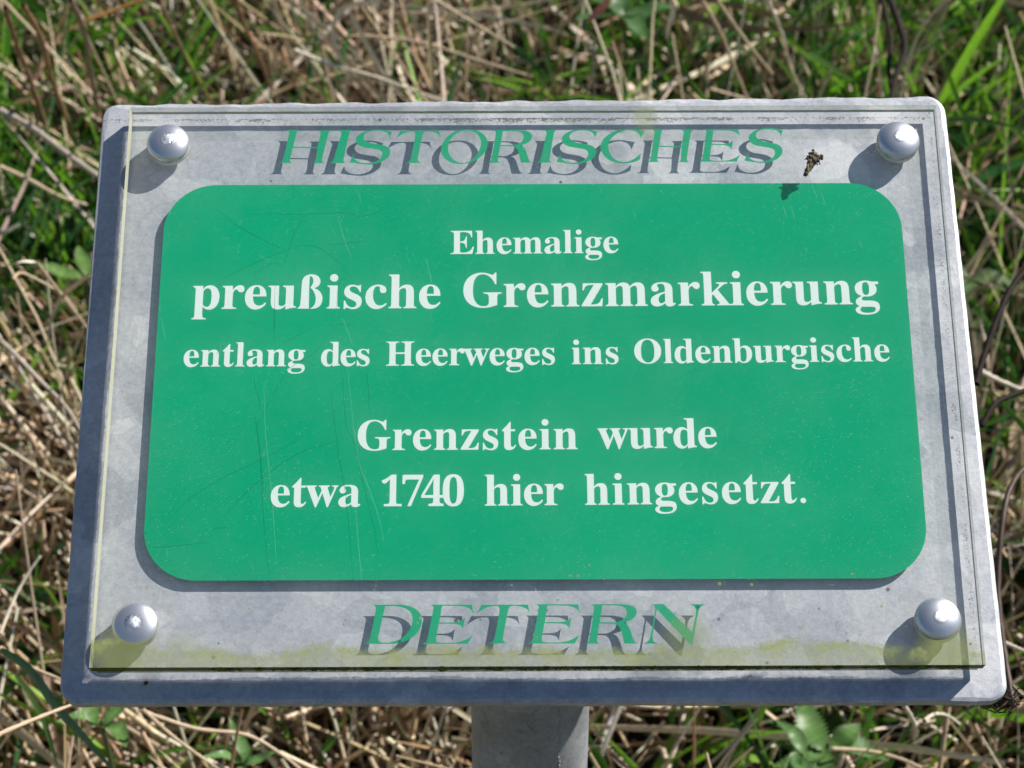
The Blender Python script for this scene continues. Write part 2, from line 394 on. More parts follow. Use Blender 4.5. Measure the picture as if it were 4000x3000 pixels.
# ------------------------------------------------------------------ lettering outlines and placement (mm on the sheet)
GLYPHS = {
 'display_H': '186,1003 498,1002 485,988 472,975 460,960 452,944 439,899 429,853 421,807 413,761 401,695 390,629 379,563 367,497 1006,475 1026,575 1045,674 1064,774 1080,875 1082,893 1081,912 1078,929 1071,945 1060,958 1045,966 1030,973 1015,981 1388,991 1368,980 1347,970 1328,958 1313,941 1296,898 1284,852 1276,805 1267,758 1234,593 1203,429 1173,265 1146,100 1144,84 1145,68 1149,53 1154,38 1164,25 1176,13 1188,3 1201,-8 888,-7 907,4 926,14 944,26 958,43 970,74 977,108 981,143 985,178 991,244 996,311 1000,378 1004,444 358,462 343,377 327,292 311,208 298,122 296,104 295,85 296,67 301,49 308,36 318,24 330,14 340,3 0,-4 21,7 42,17 62,29 77,46 92,77 103,110 110,145 117,181 148,344 177,508 204,674 230,839 234,863 237,888 238,913 234,937 226,955 213,972 199,987',
 'display_I': '223,1003 566,1002 552,990 538,979 524,966 515,951 499,904 486,856 476,807 467,758 441,606 417,454 394,302 372,151 368,129 366,108 365,86 367,65 373,48 383,33 393,18 404,2 0,-4 22,9 44,21 65,35 82,54 98,90 109,129 118,170 126,210 162,356 196,503 230,650 263,798 271,827 278,857 283,886 281,916 272,940 257,962 239,982',
 'display_S': '1118,942 1049,748 1044,775 1039,802 1033,828 1023,853 1004,880 982,905 958,926 931,942 892,958 852,968 810,974 769,978 717,980 665,980 613,976 562,967 521,956 481,941 443,922 408,897 389,878 374,853 364,826 359,797 361,770 368,743 380,718 396,696 423,671 453,650 485,632 518,618 565,603 612,593 660,584 708,575 760,565 813,556 865,544 915,528 951,512 985,492 1017,468 1044,439 1061,411 1072,379 1077,345 1078,311 1072,275 1061,239 1045,206 1025,177 992,139 955,106 915,77 873,51 825,25 774,3 722,-15 669,-29 617,-38 564,-43 511,-45 457,-44 399,-39 340,-31 282,-22 224,-12 168,-3 112,7 56,17 0,27 97,257 105,222 111,187 120,153 135,122 159,94 187,69 218,49 250,34 295,17 342,5 389,-2 436,-5 486,-4 536,1 586,11 634,25 675,40 714,58 752,81 787,109 811,134 832,164 848,196 860,231 863,261 861,291 853,321 840,347 819,369 793,386 764,399 736,409 687,422 638,431 588,439 539,448 482,459 426,469 369,481 314,499 279,516 244,537 213,562 185,592 168,619 156,649 149,680 148,712 154,747 166,780 182,810 203,836 238,870 276,899 317,923 359,944 412,965 467,982 522,995 578,1006 634,1013 690,1017 746,1018 802,1017 850,1011 898,1003 945,992 993,981 1024,972 1055,962 1087,952',
 'display_O': '653,1021 723,1025 793,1023 862,1016 931,1001 991,980 1050,953 1106,918 1156,875 1198,825 1233,768 1260,707 1277,641 1281,577 1274,512 1259,449 1236,389 1204,327 1164,270 1120,217 1071,170 1016,124 956,84 894,50 831,20 772,-1 712,-17 651,-27 590,-33 525,-34 460,-30 395,-21 332,-5 278,15 226,41 177,73 131,111 94,151 60,195 32,244 13,297 2,354 0,413 5,472 17,529 38,593 65,653 98,710 136,762 190,820 248,872 311,918 377,956 443,983 512,1002 583,1014|688,982 644,979 600,974 557,963 515,947 464,921 414,890 368,854 326,812 292,766 263,716 239,662 220,606 207,549 199,491 197,432 202,374 212,320 229,268 252,219 279,173 308,134 342,100 379,70 418,45 457,26 498,11 540,2 583,-2 625,-1 666,5 706,16 745,32 794,61 842,95 886,134 926,178 965,230 999,287 1028,347 1053,409 1072,465 1086,524 1094,583 1094,642 1085,696 1067,749 1043,799 1014,844 983,881 948,912 909,938 868,958 825,972 780,980 734,982',
 'display_C': '1199,950 1090,712 1088,739 1087,766 1084,792 1076,816 1058,848 1036,877 1011,903 983,924 944,945 903,960 861,971 818,978 771,980 723,978 676,971 630,959 576,940 523,917 472,889 423,856 381,822 343,784 307,742 276,696 253,652 233,605 219,556 211,505 210,454 216,402 226,352 241,303 261,254 285,207 313,163 346,124 382,92 421,66 463,44 507,29 556,17 607,10 659,10 710,16 762,31 812,53 861,80 908,111 955,146 999,187 1042,229 1085,270 1057,84 1021,66 986,47 950,30 913,16 862,0 811,-13 760,-23 708,-29 647,-33 586,-34 525,-30 465,-21 401,-4 338,17 277,44 220,79 171,117 125,161 85,211 50,266 28,314 12,366 2,421 0,475 5,529 18,581 37,631 62,678 96,726 136,770 179,810 225,846 281,884 339,918 398,947 459,972 518,989 578,1002 639,1011 699,1017 750,1019 802,1017 853,1013 904,1008 946,1003 989,997 1031,989 1073,981 1105,974 1136,966 1168,958',
 'display_R': '147,1002 322,1002 497,1003 672,1003 847,1002 897,1000 946,998 994,994 1043,988 1082,981 1120,974 1158,963 1194,949 1219,935 1242,918 1263,898 1279,875 1289,853 1295,830 1296,805 1294,781 1288,753 1278,726 1265,700 1248,677 1223,650 1194,626 1163,606 1131,588 1089,570 1045,556 1000,544 956,531 981,517 1007,504 1031,489 1052,470 1073,443 1091,412 1106,381 1119,348 1135,302 1148,254 1161,207 1175,160 1184,131 1193,102 1204,74 1220,49 1238,32 1259,20 1283,9 1305,-2 966,-1 958,34 951,69 944,103 937,138 928,183 919,228 910,272 897,315 885,349 872,382 855,414 835,442 816,460 793,473 769,485 745,498 355,510 339,412 321,314 305,216 292,118 289,98 289,78 291,58 299,41 315,26 334,15 355,6 376,-3 0,-2 18,11 38,23 55,36 70,53 84,78 95,106 103,134 109,163 140,337 170,512 198,687 225,863 228,881 230,900 231,919 228,937 223,949 215,960 205,970 194,979 183,986 171,992 159,997|440,969 525,970 611,971 696,971 781,968 820,966 859,962 896,955 933,943 959,931 983,916 1004,897 1023,876 1034,857 1041,837 1046,815 1047,793 1046,767 1042,742 1036,716 1025,693 1010,669 991,647 970,627 947,609 924,593 900,581 874,570 849,560 827,553 805,548 783,543 761,538 367,541',
 'display_E': '217,1002 1283,998 1314,765 1304,787 1293,809 1282,830 1268,848 1247,868 1224,886 1199,902 1173,916 1139,929 1104,941 1068,950 1032,956 986,962 940,965 894,967 848,968 763,969 678,970 593,969 508,969 435,541 520,542 606,542 692,542 777,545 816,546 854,549 892,553 929,560 955,566 980,576 1004,587 1028,599 1048,614 1067,630 1086,647 1104,664 1048,370 1041,388 1033,405 1025,422 1015,437 1001,451 985,464 968,474 950,482 913,492 875,499 837,504 799,507 706,510 613,512 521,512 428,512 411,422 393,332 376,242 362,151 359,130 358,109 359,89 366,69 376,56 389,46 405,38 422,34 476,27 531,25 587,24 642,24 707,25 772,26 837,29 901,37 954,47 1006,61 1057,78 1107,98 1159,123 1208,152 1257,183 1306,212 1182,-2 0,-2 25,9 51,18 76,30 98,46 112,64 122,85 129,107 135,130 173,309 209,489 243,670 277,852 281,873 284,894 287,915 286,936 284,947 279,956 272,965 265,972 254,981 242,988 229,995',
 'display_T': '121,995 1292,996 1335,778 1323,801 1311,825 1298,847 1281,866 1253,887 1223,906 1192,921 1159,933 1119,946 1079,955 1038,961 997,965 961,967 926,967 891,963 858,953 841,942 826,927 814,908 805,889 792,851 783,811 775,772 768,732 741,592 714,452 688,312 666,171 662,146 660,120 662,95 670,72 686,51 708,35 732,21 754,6 310,-3 335,10 361,22 386,36 407,54 423,81 435,110 444,141 451,172 483,322 512,472 539,623 565,774 569,806 572,837 573,869 569,900 565,916 557,932 546,945 533,954 507,962 481,965 454,965 427,963 385,957 344,949 304,939 264,926 228,911 193,894 159,875 126,855 94,835 62,813 31,790 0,768',
 'display_D': '181,997 314,999 448,1001 582,1002 715,1002 776,1001 838,1000 899,997 960,990 1007,983 1054,973 1100,960 1144,944 1184,926 1222,906 1258,882 1292,855 1321,829 1346,799 1369,768 1388,734 1401,699 1411,662 1416,625 1416,587 1412,539 1403,491 1389,445 1372,400 1348,354 1321,310 1290,269 1256,230 1220,194 1181,162 1139,132 1096,106 1045,80 993,58 939,39 885,24 822,12 759,5 696,0 632,-2 474,-4 316,-3 158,-1 0,0 22,11 45,20 66,32 84,47 99,69 111,93 120,118 126,145 160,304 190,466 218,627 246,790 251,818 256,847 258,876 258,905 256,920 252,936 246,950 237,963 225,974 210,982 195,990|488,958 540,961 592,963 643,965 695,964 747,960 798,954 849,946 900,934 943,921 985,906 1026,888 1064,864 1093,841 1118,814 1140,784 1157,751 1169,717 1176,681 1178,645 1178,609 1174,561 1167,513 1157,467 1142,422 1123,377 1099,334 1073,294 1043,256 1009,219 973,185 934,155 893,127 850,104 805,84 759,68 712,54 665,42 617,33 569,28 520,25 484,25 448,28 412,35 378,46 362,56 350,69 340,85 334,102 331,131 334,159 338,188 344,216 378,401 414,587 451,772',
 'display_N': '247,999 562,1003 1258,286 1288,403 1318,520 1347,637 1374,755 1378,783 1380,811 1379,839 1376,866 1370,886 1362,905 1352,922 1339,938 1319,956 1296,971 1272,986 1248,1000 1638,995 1612,985 1585,975 1559,964 1535,950 1516,935 1499,918 1484,898 1471,877 1458,848 1447,818 1438,786 1430,755 1386,559 1344,363 1303,167 1262,-28 1191,-13 382,874 351,712 319,551 289,389 260,228 256,201 254,173 254,145 257,118 261,98 268,80 277,62 290,47 312,31 336,19 362,8 387,-3 0,-2 29,9 58,20 86,32 113,48 131,62 147,79 161,98 173,118 186,144 196,172 204,200 211,228 241,366 270,504 298,642 326,781 332,809 338,836 343,864 344,892 341,910 335,928 327,944 316,959 301,972 283,981 265,990',
 'ß': '0,0 14,9 28,19 39,31 50,48 59,67 63,87 70,225 73,363 78,502 80,533 84,564 94,593 109,621 129,645 153,663 185,678 220,687 255,689 292,685 329,675 363,657 387,635 404,606 416,574 419,542 414,510 404,480 392,462 376,447 358,433 343,424 326,416 309,408 335,397 361,386 384,371 408,347 429,319 446,288 457,256 464,223 466,189 462,152 454,115 440,81 422,54 398,31 371,14 341,4 309,0 277,-4 264,-4 250,-4 237,-3 255,7 272,17 288,30 304,48 319,69 329,92 337,128 342,165 342,203 337,238 329,273 317,306 304,334 289,360 272,384 261,397 249,407 237,418 246,433 254,447 262,462 272,483 281,505 286,527 288,549 286,571 282,592 276,610 267,626 256,639 247,646 237,650 228,647 220,636 218,621 217,606 215,519 215,432 216,346 218,230 220,114 223,-1',
 '.': '109,111 90,108 74,99 61,86 52,70 49,51 52,32 61,16 74,3 90,-6 109,-9 128,-6 144,3 157,16 166,32 169,51 166,70 157,86 144,99 128,108',
 '0': '280,-10 245,-8 213,-3 184,7 158,19 135,36 115,56 97,79 81,104 68,133 58,165 49,199 42,236 38,275 35,316 34,359 35,402 38,443 42,482 49,518 58,552 68,583 81,612 97,637 115,660 135,679 158,695 184,708 214,717 246,722 281,724 314,722 345,717 373,708 399,695 422,679 442,660 460,637 475,612 489,583 500,552 509,517 516,481 521,442 524,401 525,358 524,315 521,274 516,235 509,199 500,164 489,133 475,104 460,79 441,56 421,36 398,19 372,7 344,-3 314,-8|280,55 301,58 319,68 333,84 345,106 353,135 359,170 364,209 367,254 369,303 370,358 369,413 367,462 364,507 359,546 353,580 345,608 333,631 319,646 302,656 281,659 260,656 242,646 228,631 216,608 207,580 200,546 196,507 192,462 190,413 189,358 190,303 192,254 196,209 200,170 207,135 216,106 227,84 242,68 260,58',
 '1': '97,0 97,53 179,53 189,54 198,55 205,58 212,62 217,67 221,74 225,82 227,92 228,104 229,118 229,619 214,601 200,585 186,570 173,556 160,544 148,534 136,525 124,520 112,516 100,515 91,516 82,518 74,522 66,528 59,535 53,544 48,553 45,564 43,576 42,589 54,592 67,597 81,602 95,607 110,613 125,620 141,629 159,640 177,652 196,666 266,718 378,718 378,118 378,106 380,95 382,86 384,77 388,70 393,64 399,59 408,56 417,54 429,53 510,53 510,0',
 '4': '180,0 180,53 208,53 221,54 234,55 245,58 256,61 266,66 275,72 281,81 286,93 289,108 290,125 290,186 13,186 13,247 297,714 436,714 436,252 540,252 540,186 436,186 436,125 437,108 440,93 445,81 451,72 460,66 470,61 481,58 492,55 505,54 518,53 531,53 531,0|83,252 290,252 290,427 290,445 290,463 290,482 291,502 292,522 292,542 293,562 294,581 296,600 297,619 295,614 292,608 289,602 286,595 282,587 258,544 235,503 231,496 227,489 224,484 221,479 218,475',
 '7': '165,0 431,605 168,605 149,603 134,597 122,587 114,572 110,554 104,504 44,504 49,714 526,714 526,665 250,0',
 'E': '21,0 21,25 41,26 58,28 72,32 84,37 93,44 100,53 105,65 109,79 111,96 112,116 112,549 111,573 109,594 105,611 100,624 92,634 84,640 72,646 58,650 42,652 24,653 24,678 594,678 594,476 571,476 565,511 555,541 542,567 526,588 506,605 483,618 456,628 423,635 386,640 345,641 333,641 322,640 312,640 304,639 298,638 292,636 287,633 283,630 279,626 277,620 275,614 274,607 273,599 272,589 272,578 272,366 288,366 313,367 336,372 355,378 372,388 386,400 398,416 408,435 416,458 423,484 429,514 453,514 453,176 428,176 426,199 422,220 418,239 413,255 406,270 399,283 391,294 381,303 370,311 358,318 345,322 330,326 314,329 296,330 276,331 272,331 272,100 273,86 274,75 277,65 281,57 286,52 293,48 302,45 313,43 327,41 343,41 371,42 398,44 422,47 445,52 466,58 486,65 504,74 522,85 537,97 552,112 566,128 578,146 590,166 602,188 612,213 640,213 599,0',
 'G': '399,-15 357,-13 317,-8 279,1 244,13 210,29 180,48 152,70 127,95 105,122 86,153 70,186 57,222 48,259 43,299 41,341 43,382 48,420 57,457 70,491 86,524 105,554 126,582 151,607 178,629 208,648 239,664 273,677 308,686 345,691 383,693 415,692 447,687 481,680 515,669 550,656 556,654 562,652 567,650 572,649 577,649 584,649 590,651 595,653 600,656 604,660 608,664 612,670 616,677 620,684 624,693 651,693 651,458 625,458 616,482 606,504 595,525 582,545 569,564 555,581 540,597 524,611 507,624 490,634 472,644 454,651 436,656 417,659 398,660 333,647 282,609 246,544 224,455 217,339 219,279 225,226 235,178 250,136 268,100 290,71 315,48 344,32 375,22 410,19 431,20 450,22 466,27 478,33 488,40 496,50 502,61 507,74 509,89 510,106 510,190 509,208 507,223 503,235 497,246 490,254 480,260 468,264 452,268 432,270 410,271 410,295 745,295 745,271 727,270 711,268 698,264 688,260 680,254 674,246 670,236 667,224 665,209 664,191 664,43 612,22 559,6 506,-6 452,-13',
 'H': '23,0 23,26 42,28 59,30 73,34 84,40 93,47 100,56 104,68 108,82 110,100 111,120 111,564 110,582 108,598 104,611 99,622 92,631 84,638 73,644 59,648 43,651 24,653 24,678 360,678 360,653 346,652 333,650 322,648 312,646 304,643 297,640 291,636 286,631 281,625 278,618 276,610 274,601 272,590 271,578 271,564 271,373 509,373 509,564 509,578 508,590 507,601 505,610 502,618 499,625 495,631 490,636 484,640 477,643 469,646 459,648 447,650 434,652 420,653 420,678 755,678 755,653 736,651 719,648 705,643 694,638 686,632 680,623 675,612 672,599 670,583 669,564 669,120 670,101 672,85 675,70 680,59 686,49 695,41 706,35 720,31 736,28 755,26 755,0 420,0 420,26 439,27 456,30 470,34 481,39 490,46 497,54 502,66 506,81 508,99 509,120 509,329 271,329 271,120 272,100 274,82 278,68 282,56 289,47 298,40 309,34 323,30 340,28 360,26 360,0',
 'O': '388,-16 359,-15 331,-12 303,-6 277,1 251,11 226,23 203,36 181,51 160,68 140,86 122,106 106,127 91,150 78,174 67,199 58,225 50,253 45,281 42,309 41,339 42,369 45,397 50,425 58,452 67,478 78,504 91,528 106,550 123,572 141,592 161,610 182,627 204,642 228,655 254,667 280,677 307,684 335,690 365,693 395,694 424,693 452,690 480,684 506,677 532,668 557,656 580,643 602,628 623,612 642,594 660,574 676,553 691,530 704,506 716,481 725,454 732,427 738,399 741,369 742,339 741,309 738,281 732,253 725,225 716,199 704,174 691,150 676,127 659,106 641,86 621,68 600,51 578,36 554,23 528,11 502,1 475,-6 447,-12 418,-15|394,18 456,31 503,69 538,134 558,223 565,339 563,399 557,453 548,501 535,543 518,578 497,608 474,631 448,647 419,657 387,660 325,647 278,609 243,544 223,455 216,339 218,279 224,225 233,178 247,136 264,100 285,70 308,48 334,31 363,21',
 'a': '379,-15 352,-12 330,-4 314,9 303,28 298,52 270,29 240,10 209,-3 176,-10 142,-13 122,-12 104,-8 88,-2 73,6 60,17 49,30 41,44 35,59 31,76 30,94 33,120 40,143 53,165 71,185 94,202 123,219 158,236 198,252 244,268 296,283 296,359 295,375 293,389 290,401 284,412 278,420 270,428 260,433 248,437 235,439 220,440 197,439 178,435 165,428 158,420 155,408 156,405 157,401 160,396 164,389 169,382 174,374 178,366 181,359 182,351 183,344 182,334 180,324 176,315 170,308 164,300 155,295 146,290 137,287 126,285 115,284 103,285 92,287 83,291 74,296 66,302 60,310 55,319 52,329 50,340 49,352 50,366 53,379 58,391 65,403 74,414 84,425 96,435 110,443 124,451 141,458 159,464 178,468 198,471 219,473 241,474 281,472 316,468 347,460 372,449 392,435 408,418 420,397 429,372 434,344 436,313 436,93 436,83 436,75 437,68 438,63 439,59 440,56 443,54 446,52 449,51 453,51 457,51 462,53 466,55 472,58 477,62 490,41 470,21 449,5 426,-6 403,-13|225,50 231,50 237,52 244,54 251,57 259,61 267,66 274,72 282,78 289,86 296,94 296,252 253,238 219,218 195,193 181,162 176,125 178,98 184,77 194,62 207,53',
 'b': '64,-17 64,578 64,595 62,610 61,622 58,631 54,638 50,643 43,647 35,650 24,652 12,654 12,678 206,678 206,415 227,436 249,453 274,465 300,472 329,474 350,473 369,469 388,464 406,455 422,445 438,432 452,418 465,402 476,384 486,365 494,344 501,322 505,298 508,273 509,247 508,217 504,189 499,162 491,136 480,112 468,89 454,69 438,50 421,34 402,19 381,7 359,-3 336,-10 311,-14 286,-15 259,-13 233,-6 207,6 181,22 156,42 79,-17|272,21 292,23 309,29 324,40 336,54 345,73 352,97 358,125 362,158 364,196 365,238 364,273 362,304 357,331 352,354 344,374 334,389 323,401 309,410 292,415 274,417 265,416 256,414 248,411 239,407 231,402 224,395 217,387 212,379 209,370 206,360 206,102 209,73 217,50 230,34 248,24',
 'c': '232,-15 210,-14 188,-10 168,-4 148,5 129,16 111,29 95,44 81,62 68,80 56,101 46,123 39,146 33,171 30,196 29,223 30,252 34,279 40,305 48,329 60,352 73,374 87,394 104,412 122,428 142,442 164,454 186,463 210,470 234,474 260,475 288,474 313,470 335,464 355,455 372,444 387,431 398,416 406,401 411,384 413,365 412,354 410,344 407,336 402,328 396,320 389,315 382,310 373,307 363,305 352,304 330,307 314,315 302,329 294,348 292,373 293,389 294,404 292,418 287,428 279,436 267,440 252,442 221,436 198,416 181,383 170,338 167,279 168,238 173,200 180,167 191,138 204,114 220,93 238,77 258,66 280,59 304,57 325,59 345,65 365,75 385,89 404,107 424,90 392,52 357,23 319,2 277,-11',
 'd': '208,-15 188,-14 168,-10 150,-4 132,4 116,16 100,29 86,44 73,60 62,79 52,99 44,121 37,144 33,168 30,193 29,219 30,249 33,278 38,304 45,330 54,354 64,376 76,395 90,413 104,429 121,442 139,454 157,463 176,469 196,473 217,474 244,472 269,465 292,454 313,438 332,417 332,597 331,609 329,619 326,628 322,635 316,640 309,645 300,649 289,651 276,653 262,654 262,678 475,678 475,112 475,98 476,86 478,76 480,67 484,60 488,55 494,50 503,46 513,43 526,41 526,16 493,15 457,11 418,5 376,-4 332,-15 332,58 314,32 292,11 267,-3 239,-12|255,42 264,43 273,45 282,49 292,54 300,62 309,70 316,79 323,89 328,101 332,113 332,360 330,370 326,379 321,387 315,395 307,402 298,407 289,412 280,415 270,417 259,418 241,416 226,411 213,401 202,388 194,372 187,351 182,326 178,298 176,265 175,228 176,192 178,160 181,132 186,108 193,87 201,71 212,58 224,49 238,44',
 'e': '229,-15 206,-14 185,-10 164,-4 144,4 126,16 109,29 93,44 79,61 66,81 55,102 46,125 38,150 33,176 30,204 29,234 30,261 33,287 39,312 46,336 56,358 68,379 81,398 95,414 112,430 130,443 149,454 168,463 189,469 211,473 234,474 267,472 297,465 324,454 349,438 370,417 389,392 403,364 413,332 419,297 421,258 421,247 174,247 180,181 195,129 219,92 253,70 297,63 320,66 342,73 363,86 383,105 402,128 424,108 393,64 358,29 319,5 276,-10|173,286 300,286 300,320 300,344 298,365 296,384 292,399 288,412 282,423 274,431 264,437 253,441 240,442 216,436 197,420 184,392 176,353 173,303',
 'g': '217,-209 180,-208 147,-205 118,-199 92,-191 71,-181 53,-169 39,-156 29,-142 23,-127 21,-111 24,-92 34,-76 50,-61 73,-49 102,-38 78,-24 59,-9 46,7 38,25 35,45 36,59 40,73 45,86 53,98 63,110 76,121 91,132 108,143 129,154 152,164 109,184 76,209 52,240 38,275 33,316 34,334 37,352 42,368 50,384 59,398 70,412 83,424 97,436 113,445 130,454 149,461 169,467 190,471 211,473 234,474 257,473 280,471 303,466 325,461 347,453 472,453 472,399 399,399 412,381 421,363 428,344 433,324 434,303 433,286 430,269 426,254 419,239 411,225 401,212 390,200 377,190 363,180 348,172 332,165 314,160 296,156 276,154 256,153 234,154 211,155 201,154 192,153 183,150 175,146 168,140 161,134 156,128 153,121 151,114 150,106 152,94 160,85 172,78 188,74 210,73 261,73 291,72 319,71 344,68 366,65 386,60 403,54 418,47 431,39 442,30 450,19 458,7 463,-6 467,-21 469,-37 470,-55 467,-83 460,-108 447,-130 429,-150 406,-168 377,-183 344,-194 307,-202 264,-207|234,185 248,186 259,190 269,196 277,206 284,217 288,231 292,248 295,267 296,289 297,314 296,339 295,361 292,381 288,397 284,411 277,422 269,431 259,437 248,441 234,442 221,441 209,437 199,431 191,422 184,411 179,397 175,381 172,361 171,339 170,314 171,289 172,267 175,248 179,231 184,217 191,206 199,196 209,190 221,186|239,-173 294,-170 337,-161 368,-146 386,-125 392,-98 391,-88 389,-80 384,-72 379,-66 371,-62 362,-58 350,-55 337,-53 322,-51 305,-51 144,-51 131,-61 122,-71 115,-83 110,-95 109,-108 110,-118 114,-128 120,-137 129,-146 141,-154 155,-161 172,-166 191,-170 214,-172',
 'h': '27,0 27,24 38,25 47,27 55,30 62,33 67,38 71,44 74,51 76,60 78,71 78,83 78,594 78,606 76,616 74,625 72,633 68,639 63,644 57,648 49,652 39,654 28,655 28,678 220,678 220,397 244,425 270,446 298,462 329,471 362,474 409,468 445,449 471,417 487,372 492,315 492,83 492,71 494,61 496,52 498,45 502,38 507,34 513,30 521,27 530,25 541,24 541,0 301,0 301,24 308,24 323,26 335,33 343,45 348,62 350,83 350,323 350,339 349,352 347,365 344,375 341,384 337,391 330,397 323,401 313,403 302,404 284,402 266,395 250,385 234,369 220,350 220,83 220,71 222,61 223,52 226,45 230,38 234,34 240,30 248,27 257,25 268,24 268,0',
 'i': '150,539 138,540 126,542 115,547 106,553 96,560 89,570 83,579 78,590 76,602 75,614 76,626 78,638 83,649 89,659 96,668 106,676 115,682 126,686 138,689 150,690 162,689 174,686 185,682 194,676 204,668 211,659 217,649 222,638 224,626 225,614 224,602 222,590 217,579 211,570 203,560 194,553 184,547 173,542 162,540|27,0 27,24 38,25 48,27 56,30 62,34 68,38 71,44 74,51 76,60 78,71 78,83 78,375 78,389 77,401 75,410 73,418 70,424 65,428 59,432 51,434 42,436 30,437 31,462 221,462 221,83 221,71 222,61 224,52 227,45 230,39 234,34 240,30 248,27 257,25 268,24 268,0',
 'k': '26,0 26,24 38,25 48,27 56,30 62,34 68,38 71,44 74,52 76,60 78,71 78,83 78,592 78,605 77,616 75,626 73,634 70,640 66,644 60,648 52,651 42,653 30,654 31,678 220,678 220,251 338,369 347,379 354,388 359,397 362,406 363,414 361,422 355,429 344,433 330,436 311,437 306,437 306,462 514,462 514,437 491,434 469,428 448,418 428,404 409,387 331,311 515,51 523,41 531,34 540,28 550,25 560,24 560,0 314,0 314,24 323,24 335,25 344,28 351,32 355,39 356,47 356,52 354,56 352,62 349,67 345,73 242,219 220,200 220,83 220,71 222,61 223,52 226,45 230,39 234,34 240,30 248,27 257,25 268,24 268,0',
 'l': '27,0 27,24 38,25 48,27 56,30 62,34 68,38 71,44 74,51 76,60 78,71 78,83 78,592 78,604 77,615 75,625 73,633 70,639 66,644 60,648 52,651 42,653 30,654 30,678 221,678 221,83 221,71 222,61 224,52 227,45 230,39 234,34 240,30 248,27 257,25 268,24 268,0',
 'm': '27,0 27,24 38,25 47,27 55,30 62,33 67,38 71,44 74,51 76,60 78,71 78,83 78,377 78,389 76,399 74,408 72,416 68,422 63,428 57,432 49,435 39,437 28,438 28,462 218,462 218,394 242,423 267,445 294,461 323,471 353,474 391,471 422,460 447,443 465,420 477,389 501,420 528,443 557,460 588,471 622,474 668,468 704,449 730,417 745,372 750,315 750,83 750,71 752,61 753,52 756,45 760,38 764,34 770,30 778,27 787,25 798,24 798,0 562,0 562,24 572,25 582,27 589,30 595,34 600,39 604,45 606,53 608,62 610,72 610,83 610,323 610,339 609,352 607,365 604,375 601,384 597,391 590,397 583,401 573,403 562,404 545,402 528,396 512,386 497,371 483,353 483,83 483,72 484,62 486,53 489,45 492,39 497,34 503,30 511,27 520,25 530,24 530,0 297,0 297,24 308,25 316,27 324,30 330,34 335,39 339,45 341,53 343,62 345,72 345,83 345,323 345,338 344,352 342,364 339,374 336,384 332,391 325,397 318,401 308,403 297,404 279,402 262,395 246,385 231,369 218,350 218,83 218,72 219,62 221,53 224,46 227,40 231,35 237,30 245,27 254,25 264,24 264,0',
 'n': '27,0 27,24 38,25 47,27 55,30 62,33 67,38 71,44 74,51 76,60 78,71 78,83 78,377 78,389 76,399 74,408 72,416 68,422 63,428 57,432 49,435 39,437 28,438 28,462 220,462 220,398 243,425 269,447 298,462 328,471 362,474 409,468 445,449 471,417 487,372 492,315 492,83 492,71 494,61 496,52 498,45 502,38 507,34 513,30 521,27 530,25 541,24 541,0 301,0 301,24 308,24 323,26 335,33 343,45 348,62 350,83 350,323 350,339 349,352 347,365 344,375 341,384 337,391 330,397 323,401 313,403 302,404 284,402 266,395 250,385 234,369 220,350 220,83 220,71 222,61 223,52 226,45 230,38 234,34 240,30 248,27 257,25 268,24 268,0',
 'p': '26,-207 26,-184 35,-183 42,-182 49,-180 55,-178 60,-174 64,-171 68,-166 71,-162 73,-156 75,-150 76,-143 77,-134 78,-123 78,-110 78,-95 78,362 78,379 77,394 75,406 72,415 69,422 64,426 58,431 50,434 40,437 29,439 29,462 213,462 213,391 233,421 255,445 281,462 311,472 343,475 364,474 383,470 402,464 420,455 436,444 451,431 465,416 478,399 489,380 498,360 507,338 513,314 517,290 520,265 521,238 520,209 517,182 513,156 506,131 498,108 488,86 477,66 464,48 449,32 434,18 416,6 398,-3 379,-10 359,-14 338,-15 310,-12 284,-5 260,8 239,25 220,48 220,-86 220,-101 221,-115 222,-127 224,-138 226,-147 229,-155 232,-162 237,-167 242,-172 248,-175 256,-178 264,-180 273,-181 283,-182 294,-183 294,-207|291,42 308,44 324,49 336,59 347,72 356,88 363,109 369,134 373,162 375,194 376,230 375,265 373,296 370,324 365,348 359,369 351,385 341,398 329,407 314,412 296,414 278,411 262,404 247,391 233,373 220,350 220,102 230,80 242,64 257,52 273,44',
 'r': '27,0 27,24 38,25 48,27 56,30 62,34 68,38 71,44 74,51 76,60 78,71 78,83 78,375 78,389 77,401 75,411 72,419 69,424 65,429 58,432 51,434 41,436 30,437 31,462 217,462 217,375 228,393 239,410 252,424 265,437 278,448 293,458 306,465 320,470 334,473 347,474 363,473 377,471 390,466 401,460 410,452 418,443 423,433 428,422 430,410 431,396 430,385 428,375 425,365 420,357 414,349 407,342 399,338 390,334 380,332 369,331 359,332 350,333 343,336 336,339 330,344 326,349 321,354 316,360 312,366 308,372 304,377 299,382 294,385 288,386 281,387 273,386 264,383 256,377 249,369 241,360 234,348 229,334 225,320 223,304 222,286 222,83 223,70 224,59 227,50 231,43 236,38 243,33 253,30 264,27 278,25 294,24 294,0',
